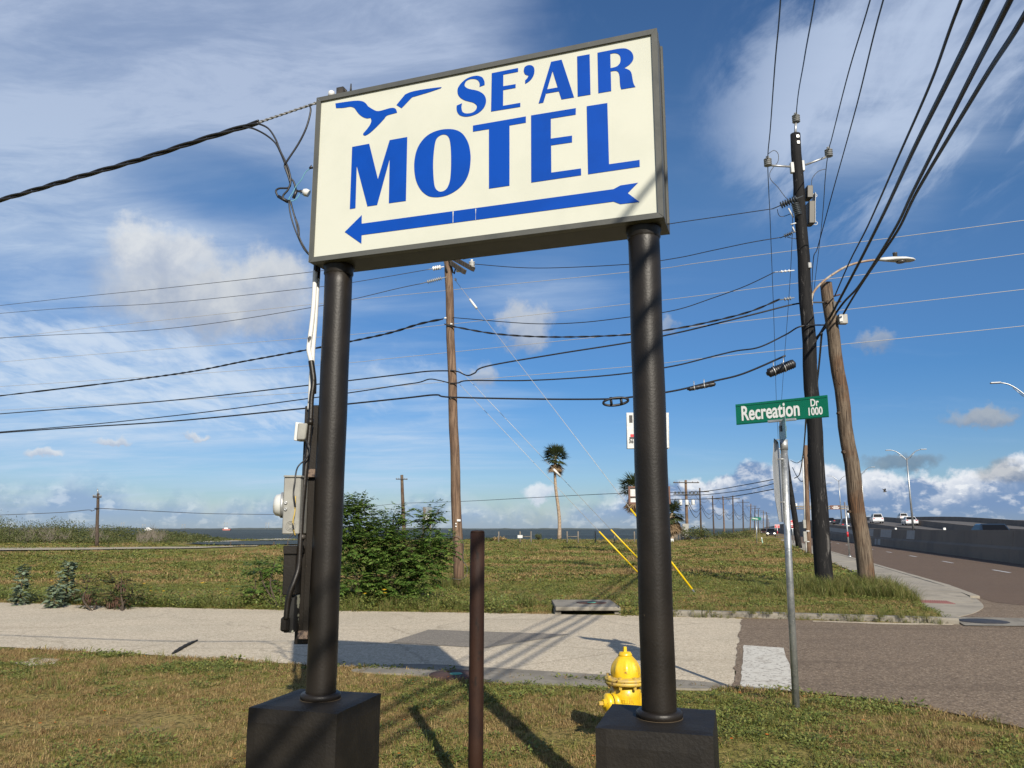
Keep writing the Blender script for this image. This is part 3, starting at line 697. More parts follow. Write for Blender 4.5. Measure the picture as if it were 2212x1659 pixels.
letter([outline(cA, [('c', [(1525, 580), (1540, 510), (1590, 470), (1650, 460), (1705, 475), (1740, 520), (1745, 600), (1725, 680), (1680, 755), (1620, 810), (1555, 848)]), ('l', [(1555, 848), (1555, 775)]), ('c', [(1555, 775), (1600, 730), (1625, 672)]), ('c', [(1625, 672), (1590, 668), (1545, 640), (1525, 580)])])], 'apostrophe')
letter([outline(cB, [('l', [(370, 380), (582, 337), (832, 1095), (580, 1136), (527, 973), (267, 1018), (213, 1200), (118, 1218)])]), outline(cB, [('l', [(400, 562), (503, 895), (290, 933)])])])
letter([outline(cB, [('l', [(895, 272), (1145, 227), (1163, 1038), (907, 1080)])])])
letter([outline(cB, [('l', [(1305, 197), (1700, 120)]), ('c', [(1700, 120), (1790, 110), (1880, 115), (1960, 155), (2010, 215), (2027, 290), (2010, 360), (1960, 425), (1900, 470), (1838, 508)]), ('c', [(1838, 508), (1900, 525), (1960, 560), (1990, 615), (2005, 700), (2020, 780), (2040, 840), (2068, 885)]), ('l', [(2068, 885), (1785, 932)]),
    ('c', [(1785, 932), (1765, 870), (1755, 780), (1750, 680), (1735, 610), (1705, 570), (1655, 560), (1570, 572)]), ('l', [(1570, 572), (1580, 967), (1322, 1010)])]), outline(cB, [('c', [(1562, 218), (1640, 205), (1710, 215), (1755, 255), (1770, 320), (1760, 390), (1720, 450), (1660, 485), (1567, 505)])])])
letter([outline(cD, [('l', [(187, 420), (455, 370), (593, 930), (780, 313), (1057, 263), (1035, 1273), (767, 1310), (780, 608), (580, 1338), (428, 1360), (258, 712), (237, 1388), (150, 1402)])])])
letter([closed(cD, [(1168, 740), (1180, 580), (1225, 430), (1310, 300), (1420, 210), (1560, 155), (1700, 137), (1820, 150), (1920, 200), (1990, 290), (2035, 400), (2057, 540), (2057, 650), (2040, 790), (2000, 910), (1930, 1020), (1830, 1110), (1700, 1180), (1580, 1210), (1470, 1213), (1380, 1190), (1290, 1120), (1225, 1020), (1185, 900)]),
    closed(cD, [(1465, 720), (1470, 580), (1485, 430), (1510, 310), (1560, 250), (1620, 224), (1680, 232), (1720, 280), (1740, 370), (1750, 500), (1752, 650), (1748, 800), (1735, 940), (1705, 1040), (1660, 1100), (1590, 1128), (1530, 1105), (1490, 1040), (1472, 900)])])
letter([outline(cE, [('l', [(95, 310), (745, 197), (745, 273), (543, 308), (543, 1048), (292, 1085), (292, 352), (95, 384)])])])
letter([outline(cE, [('l', [(810, 185), (1360, 95), (1358, 174), (1052, 224), (1052, 470), (1313, 433), (1313, 515), (1055, 553), (1058, 888), (1423, 837), (1425, 920), (812, 1010)])])])
letter([outline(cE, [('l', [(1494, 72), (1747, 32), (1768, 785), (2143, 732), (2146, 815), (1511, 908)])])])
letter([outline(cC, [('l', [(190, 490), (178, 408)]), ('c', [(178, 408), (330, 385), (480, 365), (590, 360), (670, 375), (720, 410), (755, 458)]), ('c', [(755, 458), (820, 500), (900, 540), (970, 540), (1060, 515), (1150, 490), (1210, 488), (1245, 505), (1262, 540), (1268, 572)]), ('c', [(1268, 572), (1180, 595), (1110, 615), (1070, 640), (1050, 672)]),
    ('c', [(1050, 672), (960, 770), (870, 860), (790, 930), (720, 972), (690, 975), (670, 958), (675, 935)]), ('c', [(675, 935), (740, 860), (795, 780), (815, 710), (800, 663)]), ('c', [(800, 663), (740, 672), (670, 650), (600, 600), (545, 530), (520, 495), (480, 473), (430, 467), (320, 485), (190, 490)])])], 'bird_emblem_body')
letter([outline(cC, [('l', [(1260, 435), (1412, 250)]), ('c', [(1412, 250), (1500, 210), (1620, 180), (1800, 150), (1950, 130), (2045, 120), (2055, 127), (2040, 140)]), ('c', [(2040, 140), (1850, 205), (1700, 250), (1590, 283), (1545, 295), (1510, 325), (1430, 410), (1350, 492)])])], 'bird_emblem_wing')
letter([outline(cF, [('l', [(66, 398), (185, 280), (184, 340), (1955, 97), (2003, 71), (2127, 52), (2055, 125), (2137, 187), (2003, 202), (1955, 184), (184, 420), (182, 480)])])], 'arrow')
for (x0, wpx, y0, y1) in ((824, 5, 255, 334), (984, 3, 236, 315)):      # scratches through the arrow vinyl
    loop = [cF(x0, y0), cF(x0 + wpx + 3, y0 - 1), cF(x0 + wpx, (y0 + y1) / 2), cF(x0 + wpx, y1 - 1), cF(x0 + 1, y1), cF(x0 + 2, (y0 + y1) / 2)]
    mb = MB(); mb.prism(loop, BLc + SB * .0025, SR, ZU, SB, .002); mb.build('scratch', FACE, MS)
# bits on the cabinet roof
for (px, py, r, m_) in ((716, 192, .02, CERAWHITE),):
    mb = MB(); p = onplane(px, 203, BR + SB * .1, SB); mb.lathe([(.022, -.02), (.022, .012), (.014, .02), (.001, .022)], p, n=12); mb.build('insulator_knob', m_, MS)
p = onplane(738, 199, BR + SB * .1, SB); mb = MB(); mb.box(p, (.05, .05, .045), (SR, SB, ZU)); mb.tube([p - SR * .038 - ZU * .03, p - SR * .034 + ZU * .028, p + SR * .02 + ZU * .024, p + SR * .04 - ZU * .02], .004, 6); mb.build('bracket', DARKMET, MS)
p = onplane(758, 190, BR + SB * .1, SB); mb = MB(); mb.tube([p - ZU * .03, p + ZU * .03], [.008, .004], 6); mb.build('bolt', DARKMET, MS)
# posts, collars, concrete blocks
BOXANG = math.radians(-15.8); BU = Vector((math.cos(BOXANG), math.sin(BOXANG), 0)); BV = Vector((-BU.y, BU.x, 0))
for (x, y, bz, bx, by) in ((.725, 4.061, .690, .718, 4.055), (-1.091, 4.686, .650, -1.105, 4.670)):
    n_ = 28; zs = [bz - .02] + list(np.arange(bz + .05, 3.2, .12)) + [3.232]
    mb = MB(); mb.tube([(x + .0012 * math.sin(z * 9), y + .0012 * math.cos(z * 7), z) for z in zs], .0855, n_); pl = mb.build('post', PAINT_BLACK, MS)
    mb = MB(); mb.lathe([(.108, 0), (.113, .004), (.113, .028), (.104, .036), (.0865, .037)], (x, y, bz), n=28, caps=False); mb.build('collar', PAINT_BLACK, pl)
    mb = MB(); mb.lathe([(.0865, 3.165 - bz), (.092, 3.175 - bz), (.090, 3.20 - bz), (.098, 3.215 - bz), (.094, 3.232 - bz)], (x, y, bz), n=18, caps=False); mb.build('weld_bead', PAINT_BLACK, pl)
    mb = MB(); mb.lathe([(.1150, 0), (.1150, .002)], (x, y, bz), n=28); mb.build('rust_stain_ring', mat('rust ring' + str(int(x * 100)), (.085, .058, .03), .9), pl)
    S_ = .548; mb = MB(); c_ = Vector((bx, by, 0)); bl = 10
    k6 = 9
    def bp(i, j, k): return c_ + BU * (S_ * (i / k6 - .5)) + BV * (S_ * (j / k6 - .5)) + ZU * (-.05 + (bz + .05) * k / k6)
    vs, fs, idx = [], [], {}
    def vid(i, j, k):
        if (i, j, k) not in idx:
            p = bp(i, j, k); nn = mnoise.noise_vector(p * 7) * .0035; ch = .012
            e = sum(q in (0, k6) for q in (i, j, k))
            if e >= 2:
                if i in (0, k6): p = p + BU * (ch if i == 0 else -ch) * .6
                if j in (0, k6): p = p + BV * (ch if j == 0 else -ch) * .6
                if k == k6: p = p - ZU * ch * .4
            idx[(i, j, k)] = len(vs); vs.append(p + nn)
        return idx[(i, j, k)]
    for a in range(k6):
        for b_ in range(k6):
            fs += [(vid(a, 0, b_), vid(a + 1, 0, b_), vid(a + 1, 0, b_ + 1), vid(a, 0, b_ + 1)), (vid(a + 1, k6, b_), vid(a, k6, b_), vid(a, k6, b_ + 1), vid(a + 1, k6, b_ + 1)),
                   (vid(0, a + 1, b_), vid(0, a, b_), vid(0, a, b_ + 1), vid(0, a + 1, b_ + 1)), (vid(k6, a, b_), vid(k6, a + 1, b_), vid(k6, a + 1, b_ + 1), vid(k6, a, b_ + 1)),
                   (vid(a, b_, k6), vid(a + 1, b_, k6), vid(a + 1, b_ + 1, k6), vid(a, b_ + 1, k6))]
    mb.add(vs, fs, False); mb.build('footing', PAINT_CONC, MS)

# ================================================================== ELECTRIC SERVICE RACK (strapped to the left post)
ER = thing('electric_service_rack', 'electric meter and switch boxes with conduit on a black board strapped to the post', 'electric meter', Vector((-1.27, 4.75, 0)))
def V(x, y, D): return W(x, y, D)
Dk = 4.75
# board: V 636..683 x, top y 877 bottom y 1392
def slab(name, quad_, D, thick, m_, parent=ER, bevel=.003):
    P = [V(x, y, D) for x, y in quad_]; mb = MB(); nrm = Vector((0, 1, 0))
    mb.add(P + [p + nrm * thick for p in P], [(0, 1, 2, 3), (7, 6, 5, 4), (0, 4, 5, 1), (1, 5, 6, 2), (2, 6, 7, 3), (3, 7, 4, 0)]); return mb.build(name, m_, parent, bevel=bevel, seg=1)
TAN = mat('bare plywood edge', (.30, .17, .08), .85, c2=(.24, .13, .06), sc=12)
slab('board', [(659, 877), (691, 877), (664, 1392), (635, 1392)], 4.80, .035, PAINT_BLACK)
slab('board_edge', [(655, 1050), (658, 1050), (645, 1225), (641.5, 1225)], 4.775, .02, TAN, bevel=0)
slab('strut', [(672, 875), (690, 875), (668, 1388), (652, 1388)], 4.775, .02, PAINT_BLACK)
for (y0, x0, x1) in ((1022, 659, 681), (1372, 643, 665)):
    slab('strut_clamp', [(x0, y0 - 9), (x1, y0 - 9), (x1 - 1, y0 + 9), (x0 - 1, y0 + 9)], 4.74, .03, mat('rusty clamp' + str(y0), (.22, .16, .12), .6, .4, c2=(.04, .03, .03), sc=60))
# small weatherproof box
slab('small_box', [(643.5, 914), (663.5, 914), (658.5, 950), (640, 950)], 4.66, .11, GREYBOX, bevel=.006)
slab('small_box_lid', [(638, 911.5), (655, 913.5), (650, 954), (634, 951)], 4.71, .016, WHITE_ROUGH)
# meter can with its glass dome
slab('meter_can', [(613.5, 1030), (650, 1030), (645, 1154), (608.5, 1154)], 4.60, .17, GREYBOX, bevel=.006)
slab('can_lid', [(612.5, 1026.5), (651, 1026.5), (651, 1031), (612.5, 1031)], 4.59, .19, GREYBOX, bevel=.003)
pc = V(610, 1091, 4.69); ax = Vector((-.97, -.24, 0)).normalized()
mb = MB(); mb.lathe([(.070, -.02), (.070, .012), (.066, .016), (.066, .018), (.062, .036), (.045, .050), (.001, .055)], pc, ax, 24); mb.build('meter_dome', GLASSDOME, ER)
mb = MB(); mb.lathe([(.076, -.006), (.076, .008), (.070, .010)], pc, ax, 24); mb.build('meter_ring', ALU, ER)
for (x, y) in ((617.5, 1086), (617, 1100)):
    mb = MB(); mb.lathe([(.010, -.004), (.010, .003), (.004, .004), (.004, .001)], V(x, y, 4.597), (0, -1, 0), 12); mb.build('bolt', ALU, ER)
mb = MB()
for r in (.012, .020, .028): mb.lathe([(r + .0015, 0), (r + .0015, .0025), (r - .0015, .0025), (r - .0015, 0)], V(628, 1136, 4.599), (0, -1, 0), 20, caps=False)
mb.build('knockout', GREYBOX, ER)
# black switch box and the old painted box beneath
slab('switch_box', [(613, 1184), (641, 1184), (636, 1286), (609, 1286)], 4.62, .14, PAINT_BLACK, bevel=.005)
slab('switch_box_hood', [(612, 1179), (642, 1179), (640.5, 1197), (611.5, 1197)], 4.605, .16, PAINT_BLACK, bevel=.003)
PEEL = mat('peeling black over pale green', (.013, .012, .011), .5, c2=(.46, .46, .36), sc=13, lo=.56, hi=.59)
slab('old_box', [(616, 1287), (637, 1287), (633, 1367), (612, 1367)], 4.65, .12, PEEL, bevel=.003)
slab('conduit_fitting', [(606, 1333), (622, 1333), (620, 1365), (604, 1365)], 4.59, .06, PAINT_BLACK, bevel=.01)
def pipe(name, pts, r, m_, parent=ER, n=10, k=6):
    mb = MB(); mb.tube(crom([V(*p) for p in pts], k), r, n); return mb.build(name, m_, parent)
pipe('conduit', [(676, 812, 4.74), (677, 830, 4.72), (673, 860, 4.71), (671, 905, 4.70), (666, 960, 4.69), (658, 1040, 4.67), (652, 1110, 4.66), (648, 1180, 4.64), (645, 1225, 4.63), (636, 1255, 4.61), (627, 1278, 4.60), (621, 1305, 4.60), (618, 1338, 4.60)], .0155, PAINT_BLACK)
pipe('conduit', [(672, 780, 4.74), (675, 800, 4.735), (677.5, 822, 4.73), (677, 850, 4.725)], .018, PAINT_BLACK)
mb = MB(); mb.lathe([(.021, -.012), (.021, .012)], V(652.5, 1160, 4.655), (0, .1, 1), 12); mb.build('pipe_strap', DARKMET, ER)
mb = MB(); mb.lathe([(.020, -.02), (.020, .02)], V(670.5, 912, 4.70), (.05, .1, 1), 12); mb.build('coupling', PAINT_BLACK, ER)
pipe('white_conduit', [(681, 585, 4.74), (678, 650, 4.74), (673.5, 700, 4.74), (668, 740, 4.74), (667, 757, 4.74), (671, 775, 4.74), (674, 790, 4.745), (672, 820, 4.77), (670, 870, 4.78)], .0145, WHITEPVC)
pipe('white_conduit', [(686.5, 600, 4.77), (683, 660, 4.77), (680, 710, 4.77), (676, 755, 4.77), (674.5, 790, 4.77), (671.5, 840, 4.78), (668.5, 885, 4.79)], .0145, WHITEPVC)
pipe('conduit', [(683, 566, 4.74), (682, 587, 4.74)], .0150, PAINT_BLACK); pipe('conduit', [(688, 566, 4.77), (686.4, 603, 4.77)], .0150, PAINT_BLACK)
pipe('lead_wire', [(659, 948, 4.65), (667, 962, 4.63), (668, 978, 4.63), (660, 992, 4.63), (646, 1005, 4.62), (640, 1018, 4.60), (637, 1040, 4.58), (634, 1062, 4.575), (636, 1080, 4.57), (638, 1095, 4.575)], .0045, CABLE, n=6)
pipe('lead_wire', [(638.5, 1072, 4.58), (637, 1105, 4.575), (633, 1125, 4.575), (634, 1142, 4.58), (638, 1158, 4.60)], .004, mat('yellowed wire', (.55, .40, .10), .5, c2=(.02, .02, .02), sc=14, lo=.5, hi=.52), n=6)
pipe('lead_wire', [(637, 1152, 4.60), (629, 1157, 4.59), (625, 1163, 4.585)], .0035, CABLE, n=6)

# ================================================================== SERVICE DROP CABLES AT THE SIGN'S LEFT END
def twisted(o, pts, r, off, pitch, nst, m_, n=6):
    P = crom(pts, 14); L = [0]
    for a, b_ in zip(P[:-1], P[1:]): L.append(L[-1] + (b_ - a).length)
    for q in range(nst):
        path = []
        for i, p in enumerate(P):
            T = (P[min(i + 1, len(P) - 1)] - P[max(0, i - 1)]).normalized(); U = T.cross(ZU).normalized(); N_ = T.cross(U)
            a = 2 * math.pi * (L[i] / pitch + q / nst); path.append(p + (U * math.cos(a) + N_ * math.sin(a)) * off)
        mb = MB(); mb.tube(path, r, n); mb.build('strand', m_, o)
SDc = thing('service_cable', 'black twisted service cable reaching the upper left corner of the motel sign', 'cable', V(684, 222, 4.62))
sp = [V(684, 222, 4.63), V(610, 247, 4.68), V(560, 264, 4.72), V(450, 297, 4.82), V(300, 345, 4.95), V(150, 388, 5.1), V(0, 432, 5.3), V(-250, 500, 5.7), V(-600, 580, 6.3)]
twisted(SDc, sp[2:], .0078, .0105, .62, 3, CABLE)
twisted(SDc, sp[:3], .0055, .0045, .07, 2, mat('bare spiral grip', (.36, .36, .36), .45, .5))
def lead(pts, r=.0062, m_=CABLE): mb = MB(); mb.tube(crom([V(*p) for p in pts], 7), r, 6); return mb.build('lead_wire', m_, SDc)
lead([(668, 226, 4.64), (671, 240, 4.63), (662, 275, 4.63), (645, 310, 4.64), (620, 348, 4.65), (615, 358, 4.66), (618, 368, 4.66), (624, 385, 4.66), (627, 400, 4.66), (621, 406, 4.66), (603, 407, 4.66), (596, 413, 4.66), (600, 424, 4.66)])
lead([(545, 268, 4.71), (560, 268, 4.7), (580, 278, 4.69), (595, 300, 4.68), (605, 325, 4.67), (618, 352, 4.66), (625, 372, 4.65), (628, 392, 4.65), (622, 410, 4.65), (612, 422, 4.65), (612, 432, 4.65)])
lead([(525, 275, 4.72), (545, 277, 4.71), (572, 290, 4.69), (594, 308, 4.68), (606, 330, 4.67), (616, 355, 4.665), (624, 380, 4.66), (634, 392, 4.66), (639, 408, 4.66)])
lead([(624, 432, 4.66), (626, 455, 4.66), (632, 480, 4.66), (643, 510, 4.65), (655, 535, 4.64), (668, 551, 4.635)], .005)
lead([(626, 432, 4.65), (634, 460, 4.65), (640, 482, 4.65), (646, 510, 4.64), (655, 530, 4.64), (668, 550, 4.63)], .005)
lead([(628, 436, 4.66), (636, 465, 4.66), (645, 490, 4.66), (647, 515, 4.65), (656, 537, 4.64), (669, 552, 4.635)], .005)
for a, b_ in (((601, 424), (622, 436)), ((641, 410), (634, 428))):
    mb = MB(); mb.tube([V(*a, 4.66), V(*b_, 4.66)], .011, 8); mb.build('splice_sleeve', CABLE, SDc)
TEALW = mat('pale teal wire', (.16, .45, .50), .5)
lead([(672, 363, 4.62), (660, 372, 4.63), (650, 390, 4.64), (640, 402, 4.65), (632, 417, 4.65), (624, 430, 4.65), (632, 434, 4.65), (643, 426, 4.65), (649, 418, 4.65), (660, 424, 4.65), (668, 419, 4.64)], .0022, TEALW)
mb = MB(); mb.lathe([(.024, -.01), (.024, .012), (.015, .03), (.001, .034)], V(664, 417, 4.63), (-1, -.1, .5), 12); mb.build('porcelain_knob', CERAWHITE, SDc)
mb = MB()
for i in range(7):
    a = i * .9; p = V(650 + 4 * math.cos(a), 413 + 4 * math.sin(a), 4.645); mb.tube([V(655, 414, 4.64), p + Vector((.012 * math.cos(a), 0, .02 * math.sin(a)))], [.01, .003], 6)
mb.build('taped_joint', CABLE, SDc)
mb = MB(); mb.tube([V(668, 364, 4.62), V(675, 360, 4.62)], [.006, .014], 8); mb.build('socket', CABLE, SDc)

# ================================================================== RUSTY BOLLARD
bp_ = W(1031.5, 1146, 4.76)
BO = thing('steel_bollard', 'plain rusty brown steel pipe standing in the grass between the sign posts', 'bollard', Vector((bp_.x, bp_.y, 0)))
mb = MB(); mb.tube([(bp_.x, bp_.y, z) for z in (-.1, .4, .8, 1.2, 1.577)], .0435, 24); mb.build('pipe', RUST, BO)
mb = MB(); mb.lathe([(.0435, 0), (.040, .010), (.036, .015), (.001, .016)], (bp_.x, bp_.y, 1.577), n=24); mb.build('cap', RUST, BO)

# ================================================================== FIRE HYDRANT
HD = 6.1; hp = W(1350, 1397, HD); hx, hy, ht = hp.x, hp.y, hp.z
HY = thing('fire_hydrant', 'yellow fire hydrant behind the right concrete block of the sign', 'fire hydrant', Vector((hx, hy, 0)))
k_ = .000392
def hz(yp): return ht - (yp - 125) * k_
mb = MB(); mb.lathe([(.155, -.05), (.155, .03), (.115, .035), (.112, .12), (.108, .2), (.1085, hz(1000)), (.1085, hz(790))], (hx, hy, 0), n=36); mb.build('barrel', YELLOW, HY)
mb = MB(); mb.lathe([(.108, hz(800)), (.150, hz(795)), (.157, hz(770)), (.157, hz(735)), (.152, hz(728)), (.158, hz(722)), (.160, hz(690)), (.154, hz(672)), (.11, hz(655))], (hx, hy, 0), n=36, caps=False); mb.build('flange', YELLOW_OLD, HY)
nth, prof = 64, []
mb = MB(); dz0, dz1 = hz(662), hz(285); rows = 14; vs = []
for i in range(rows + 1):
    f = i / rows; r = .107 * math.sqrt(max(0, 1 - f ** 2.1 * .80)); r = max(r, .048); z = dz0 + (dz1 - dz0) * f
    for k in range(nth):
        a = 2 * math.pi * k / nth; lob = max(0, math.cos(a * 8 + .5)) ** .6; rr = r + (.0085 * lob * math.sin(min(1, f * 1.12) * math.pi) if f < .9 else 0)
        vs.append((hx + rr * math.cos(a), hy + rr * math.sin(a), z))
mb.add(vs, [(i * nth + k, i * nth + (k + 1) % nth, (i + 1) * nth + (k + 1) % nth, (i + 1) * nth + k) for i in range(rows) for k in range(nth)], True); mb.build('bonnet', YELLOW, HY)
mb = MB(); mb.lathe([(.046, hz(300)), (.052, hz(285)), (.052, hz(262)), (.046, hz(240)), (.040, hz(215)), (.001, hz(214))], (hx, hy, 0), n=28); mb.build('bonnet_cap', YELLOW, HY)
mb = MB(); mb.lathe([(.0165, hz(220)), (.0150, hz(128)), (.012, hz(122)), (.001, hz(122))], (hx, hy, 0), n=5, smooth=False); mb.build('operating_nut', YELLOW, HY)
for k in range(8):
    a = k * math.pi / 4 + .35; q = Vector((hx + .138 * math.cos(a), hy + .138 * math.sin(a), 0))
    mb = MB(); mb.lathe([(.012, hz(850)), (.012, hz(662)), (.013, hz(661)), (.013, hz(630)), (.001, hz(628))], q, n=6, smooth=False); mb.build('flange_bolt', YELLOW_OLD, HY)
def nozzle(ax, r, ln, zc, first=.095):
    A = Vector(ax).normalized(); o = Vector((hx, hy, zc)) + A * first
    mb = MB(); mb.lathe([(r * 1.18, -.06), (r * 1.12, .0), (r, .028)], o, A, 24); nz = mb.build('nozzle', YELLOW, HY)
    mb = MB(); mb.lathe([(r * .93, .026), (r * .93, .034)], o, A, 24); mb.build('gasket', TYRE, nz)
    mb = MB(); mb.lathe([(r * .98, .034), (r * 1.06, .042), (r * 1.06, .066), (r * .9, .080), (r * .45, .084), (r * .45, .10)], o, A, 24); cp = mb.build('nozzle_cap', YELLOW, HY)
    mb = MB(); mb.lathe([(.017, .098), (.015, .132), (.001, .133)], o, A, 5, smooth=False); mb.build('cap_nut', YELLOW_OLD, cp)
zc = hz(1115)
nozzle((-.94, -.34, 0), .064, .1, zc); nozzle((.94, .34, 0), .064, .1, zc); nozzle((-.34, .94, 0), .082, .1, zc - .01)
LET = mat('raised cast lettering', (.70, .42, .01), .45)
tv, tf = text_geo('MUELLER', .034, 1.0, .003, .0005)
mb = MB(); vs = []
for p in tv:
    a = math.radians(-104) + p.x / .109; r = .1085 + p.z + .001; vs.append((hx + r * math.cos(a), hy + r * math.sin(a), hz(1068) + p.y - p.x * .05))
mb.add(vs, tf); mb.build('cast_lettering', LET, HY)

# ================================================================== STREET NAME + STOP SIGN POST
pb = G(1720, 1540); ptop = W(1689, 905, pb.y + .02)
SS = thing('street_sign_post', 'leaning galvanised post with the green Recreation Dr blade and a stop sign edge-on', 'street sign', pb)
mb = MB(); mb.tube([pb - ZU * .2, pb.lerp(ptop, .5), W(1693.5, 965, ptop.y)], .0318, 18); mb.build('post', GALV, SS)
mb = MB(); mb.tube([W(1693.8, 972, ptop.y), W(1693, 950, ptop.y)], .036, 18); mb.build('post_cap', ALU, SS)
a_ = math.atan2(.65, -.76); rb = Vector((math.cos(math.radians(-40.4)), math.sin(math.radians(-40.4)), 0)); nb = Vector((rb.y, -rb.x, 0))
if nb.y > 0: nb = -nb
def blade_pt(x, y): return onplane(x, y, ptop, nb)
TL, TR, BRR, BL_ = blade_pt(1588, 873.7), blade_pt(1785.7, 853.2), blade_pt(1791.4, 899.3), blade_pt(1592, 918)
bw = (TR - TL).length; ub = (TR - TL).normalized(); vb = (ub.cross(-nb)).normalized()
if vb.z < 0: vb = -vb
bh = ((TL - BL_).length + (TR - BRR).length) / 2
org = BL_.lerp(TL, .5) - vb * bh / 2
mb = MB(); mb.prism([(0, 0), (bw, 0), (bw, bh), (0, bh)], org, ub, vb, -nb, .006); bl = mb.build('name_blade', SIGNGREEN, SS, bevel=.003)
for yy in (bh * .035, bh * .90):
    mb = MB(); mb.prism([(.0, yy), (bw, yy), (bw, yy + .012), (0, yy + .012)], org + nb * .004, ub, vb, -nb, .004); mb.build('blade_rib', SIGNGREEN, bl, bevel=.001)
def put_text(body, size, cx, cy, xs, bold, parent, o_, u_, v_, n_, m_=WHITE, name='lettering', ext=.0012):
    tv, tf = text_geo(body, size, xs, ext, bold); mb = MB(); mb.add([o_ + u_ * (cx + p.x) + v_ * (cy + p.y) + n_ * (p.z + ext + .001) for p in tv], tf); return mb.build(name, m_, parent)
put_text('Recreation', bh * .98, bw * .385, bh * .49, .665, .0042, bl, org, ub, vb, nb)
put_text('Dr', bh * .47, bw * .865, bh * .70, .70, .0022, bl, org, ub, vb, nb)
put_text('1000', bh * .50, bw * .865, bh * .30, .70, .0022, bl, org, ub, vb, nb)
cpt = blade_pt(1690, 908)
mb = MB(); mb.box(cpt + nb * .012 - vb * .002, (.27, .03, .022), (ub, nb, vb)); mb.box(cpt - vb * .03, (.05, .04, .05), (ub, nb, vb)); mb.build('blade_bracket', ALU, SS, bevel=.003)
mb = MB(); mb.box(W(1691.5, 926, ptop.y), (.05, .05, .05)); mb.build('post_coupler', DARKMET, SS)
# cross-street blade, nearly edge-on
cd = Vector((.255, .967, 0)).normalized(); q0 = W(1690, 930, ptop.y) - cd * .36; mb = MB(); mb.box(q0 + cd * .36 - ZU * .01, (.78, .006, .20), (cd, Vector((cd.y, -cd.x, 0)), ZU)); mb.build('cross_blade', mat('aged teal blade', (.10, .24, .25), .45, c2=(.16, .30, .31), sc=12), SS, bevel=.002)
# stop sign, edge-on, its grey back to the viewer
sc_ = W(1691, 1038, ptop.y - .02); an = math.radians(90 - 25.0); su = Vector((math.cos(an), math.sin(an), 0)); sn = Vector((-su.y, su.x, 0)); R8 = .381 / math.cos(math.pi / 8)
oct_ = [(R8 * math.cos(math.pi / 8 + i * math.pi / 4), R8 * math.sin(math.pi / 8 + i * math.pi / 4)) for i in range(8)]
so = sc_ + sn * .036
mb = MB(); mb.prism(oct_, so, su, ZU, sn, .003); st = mb.build('stop_plate', mat('dull aluminium sheet', (.42, .43, .43), .5, .25, c2=(.35, .36, .36), sc=8), SS)
mb = MB(); mb.prism([(a * .985, b_ * .985) for a, b_ in oct_], so + sn * .003, su, ZU, sn, .001); mb.build('stop_face', WHITE, st)
mb = MB(); mb.prism([(a * .93, b_ * .93) for a, b_ in oct_], so + sn * .004, su, ZU, sn, .001); mb.build('stop_field', STOPRED, st)
put_text('STOP', .26, 0, 0, .8, .004, st, so + sn * .005, -su, ZU, sn)
for z in (.2, -.2): mb = MB(); mb.tube([so + ZU * z - sn * .06, so + ZU * z + sn * .008], .006, 8); mb.build('bolt', ALU, st)
# ================================================================== UTILITY POLES
def pole_pts(base, top, n=14, wob=.02):
    return [base.lerp(top, i / (n - 1)) + Vector((wob * math.sin(i * 1.7 + base.x), wob * math.cos(i * 1.3 + base.y), 0)) * (1 if 0 < i < n - 1 else 0) for i in range(n)]
def disc_insulator(mb, o, axis, n, r, step, core=None):
    A = Vector(axis).normalized(); pr = []
    for i in range(n):
        pr += [(r * .42, i * step), (r, i * step + step * .15), (r, i * step + step * .38), (r * .42, i * step + step * .6)]
    mb.lathe(pr, o, A, 14)
DB = 19.5
# ---- black creosoted pole
bb = Vector((7.60, DB, -.1)); bt = W(1718, 290, DB)
BP = thing('utility_pole', 'thick black creosoted utility pole carrying insulators, switch box and street light', 'utility pole', Vector((bb.x, bb.y, .1)), 'roadside utility poles')
P_ = pole_pts(bb, bt, 22, .015); mb = MB(); mb.tube(P_, [.215 - .085 * i / 21 for i in range(22)], 20); mb.build('shaft', CREOSOTE, BP)
def bw_(x, y, dD=0.0): return W(x, y, DB + dD)
mb = MB(); mb.tube([bw_(1718, 292), bw_(1719, 262)], .035, 10); mb.build('pole_top_pin', ALU, BP)
def pin_ins(p, parent, m_=CERAMIC, s=1.0):
    mb = MB(); disc_insulator(mb, p - ZU * .11 * s, (0, 0, 1), 4, .105 * s, .055 * s); mb.lathe([(.04 * s, .11 * s), (.045 * s, .16 * s), (.001, .165 * s)], p, n=10); return mb.build('insulator', m_, parent)
I2 = bw_(1719.5, 256); pin_ins(I2, BP); I1 = bw_(1658.5, 350); pin_ins(I1, BP); I3 = bw_(1790, 330); pin_ins(I3, BP)
for a, b_, br in ((bw_(1660, 357), bw_(1707, 360), bw_(1711, 363)), (bw_(1788, 338), bw_(1740, 356), bw_(1733, 359))):
    mb = MB(); mb.tube([a, b_], .028, 10); arm = mb.build('insulator_arm', ALU, BP)
    mb = MB(); mb.box(br, (.10, .12, .30)); mb.build('arm_bracket', WHITE_ROUGH, arm, bevel=.02)
for y in (300, 313): mb = MB(); mb.box(bw_(1719 + (y - 300) * .1, y) - Vector((0, .15, 0)), (.07, .02, .07)); mb.build('through_bolt', ALU, BP)
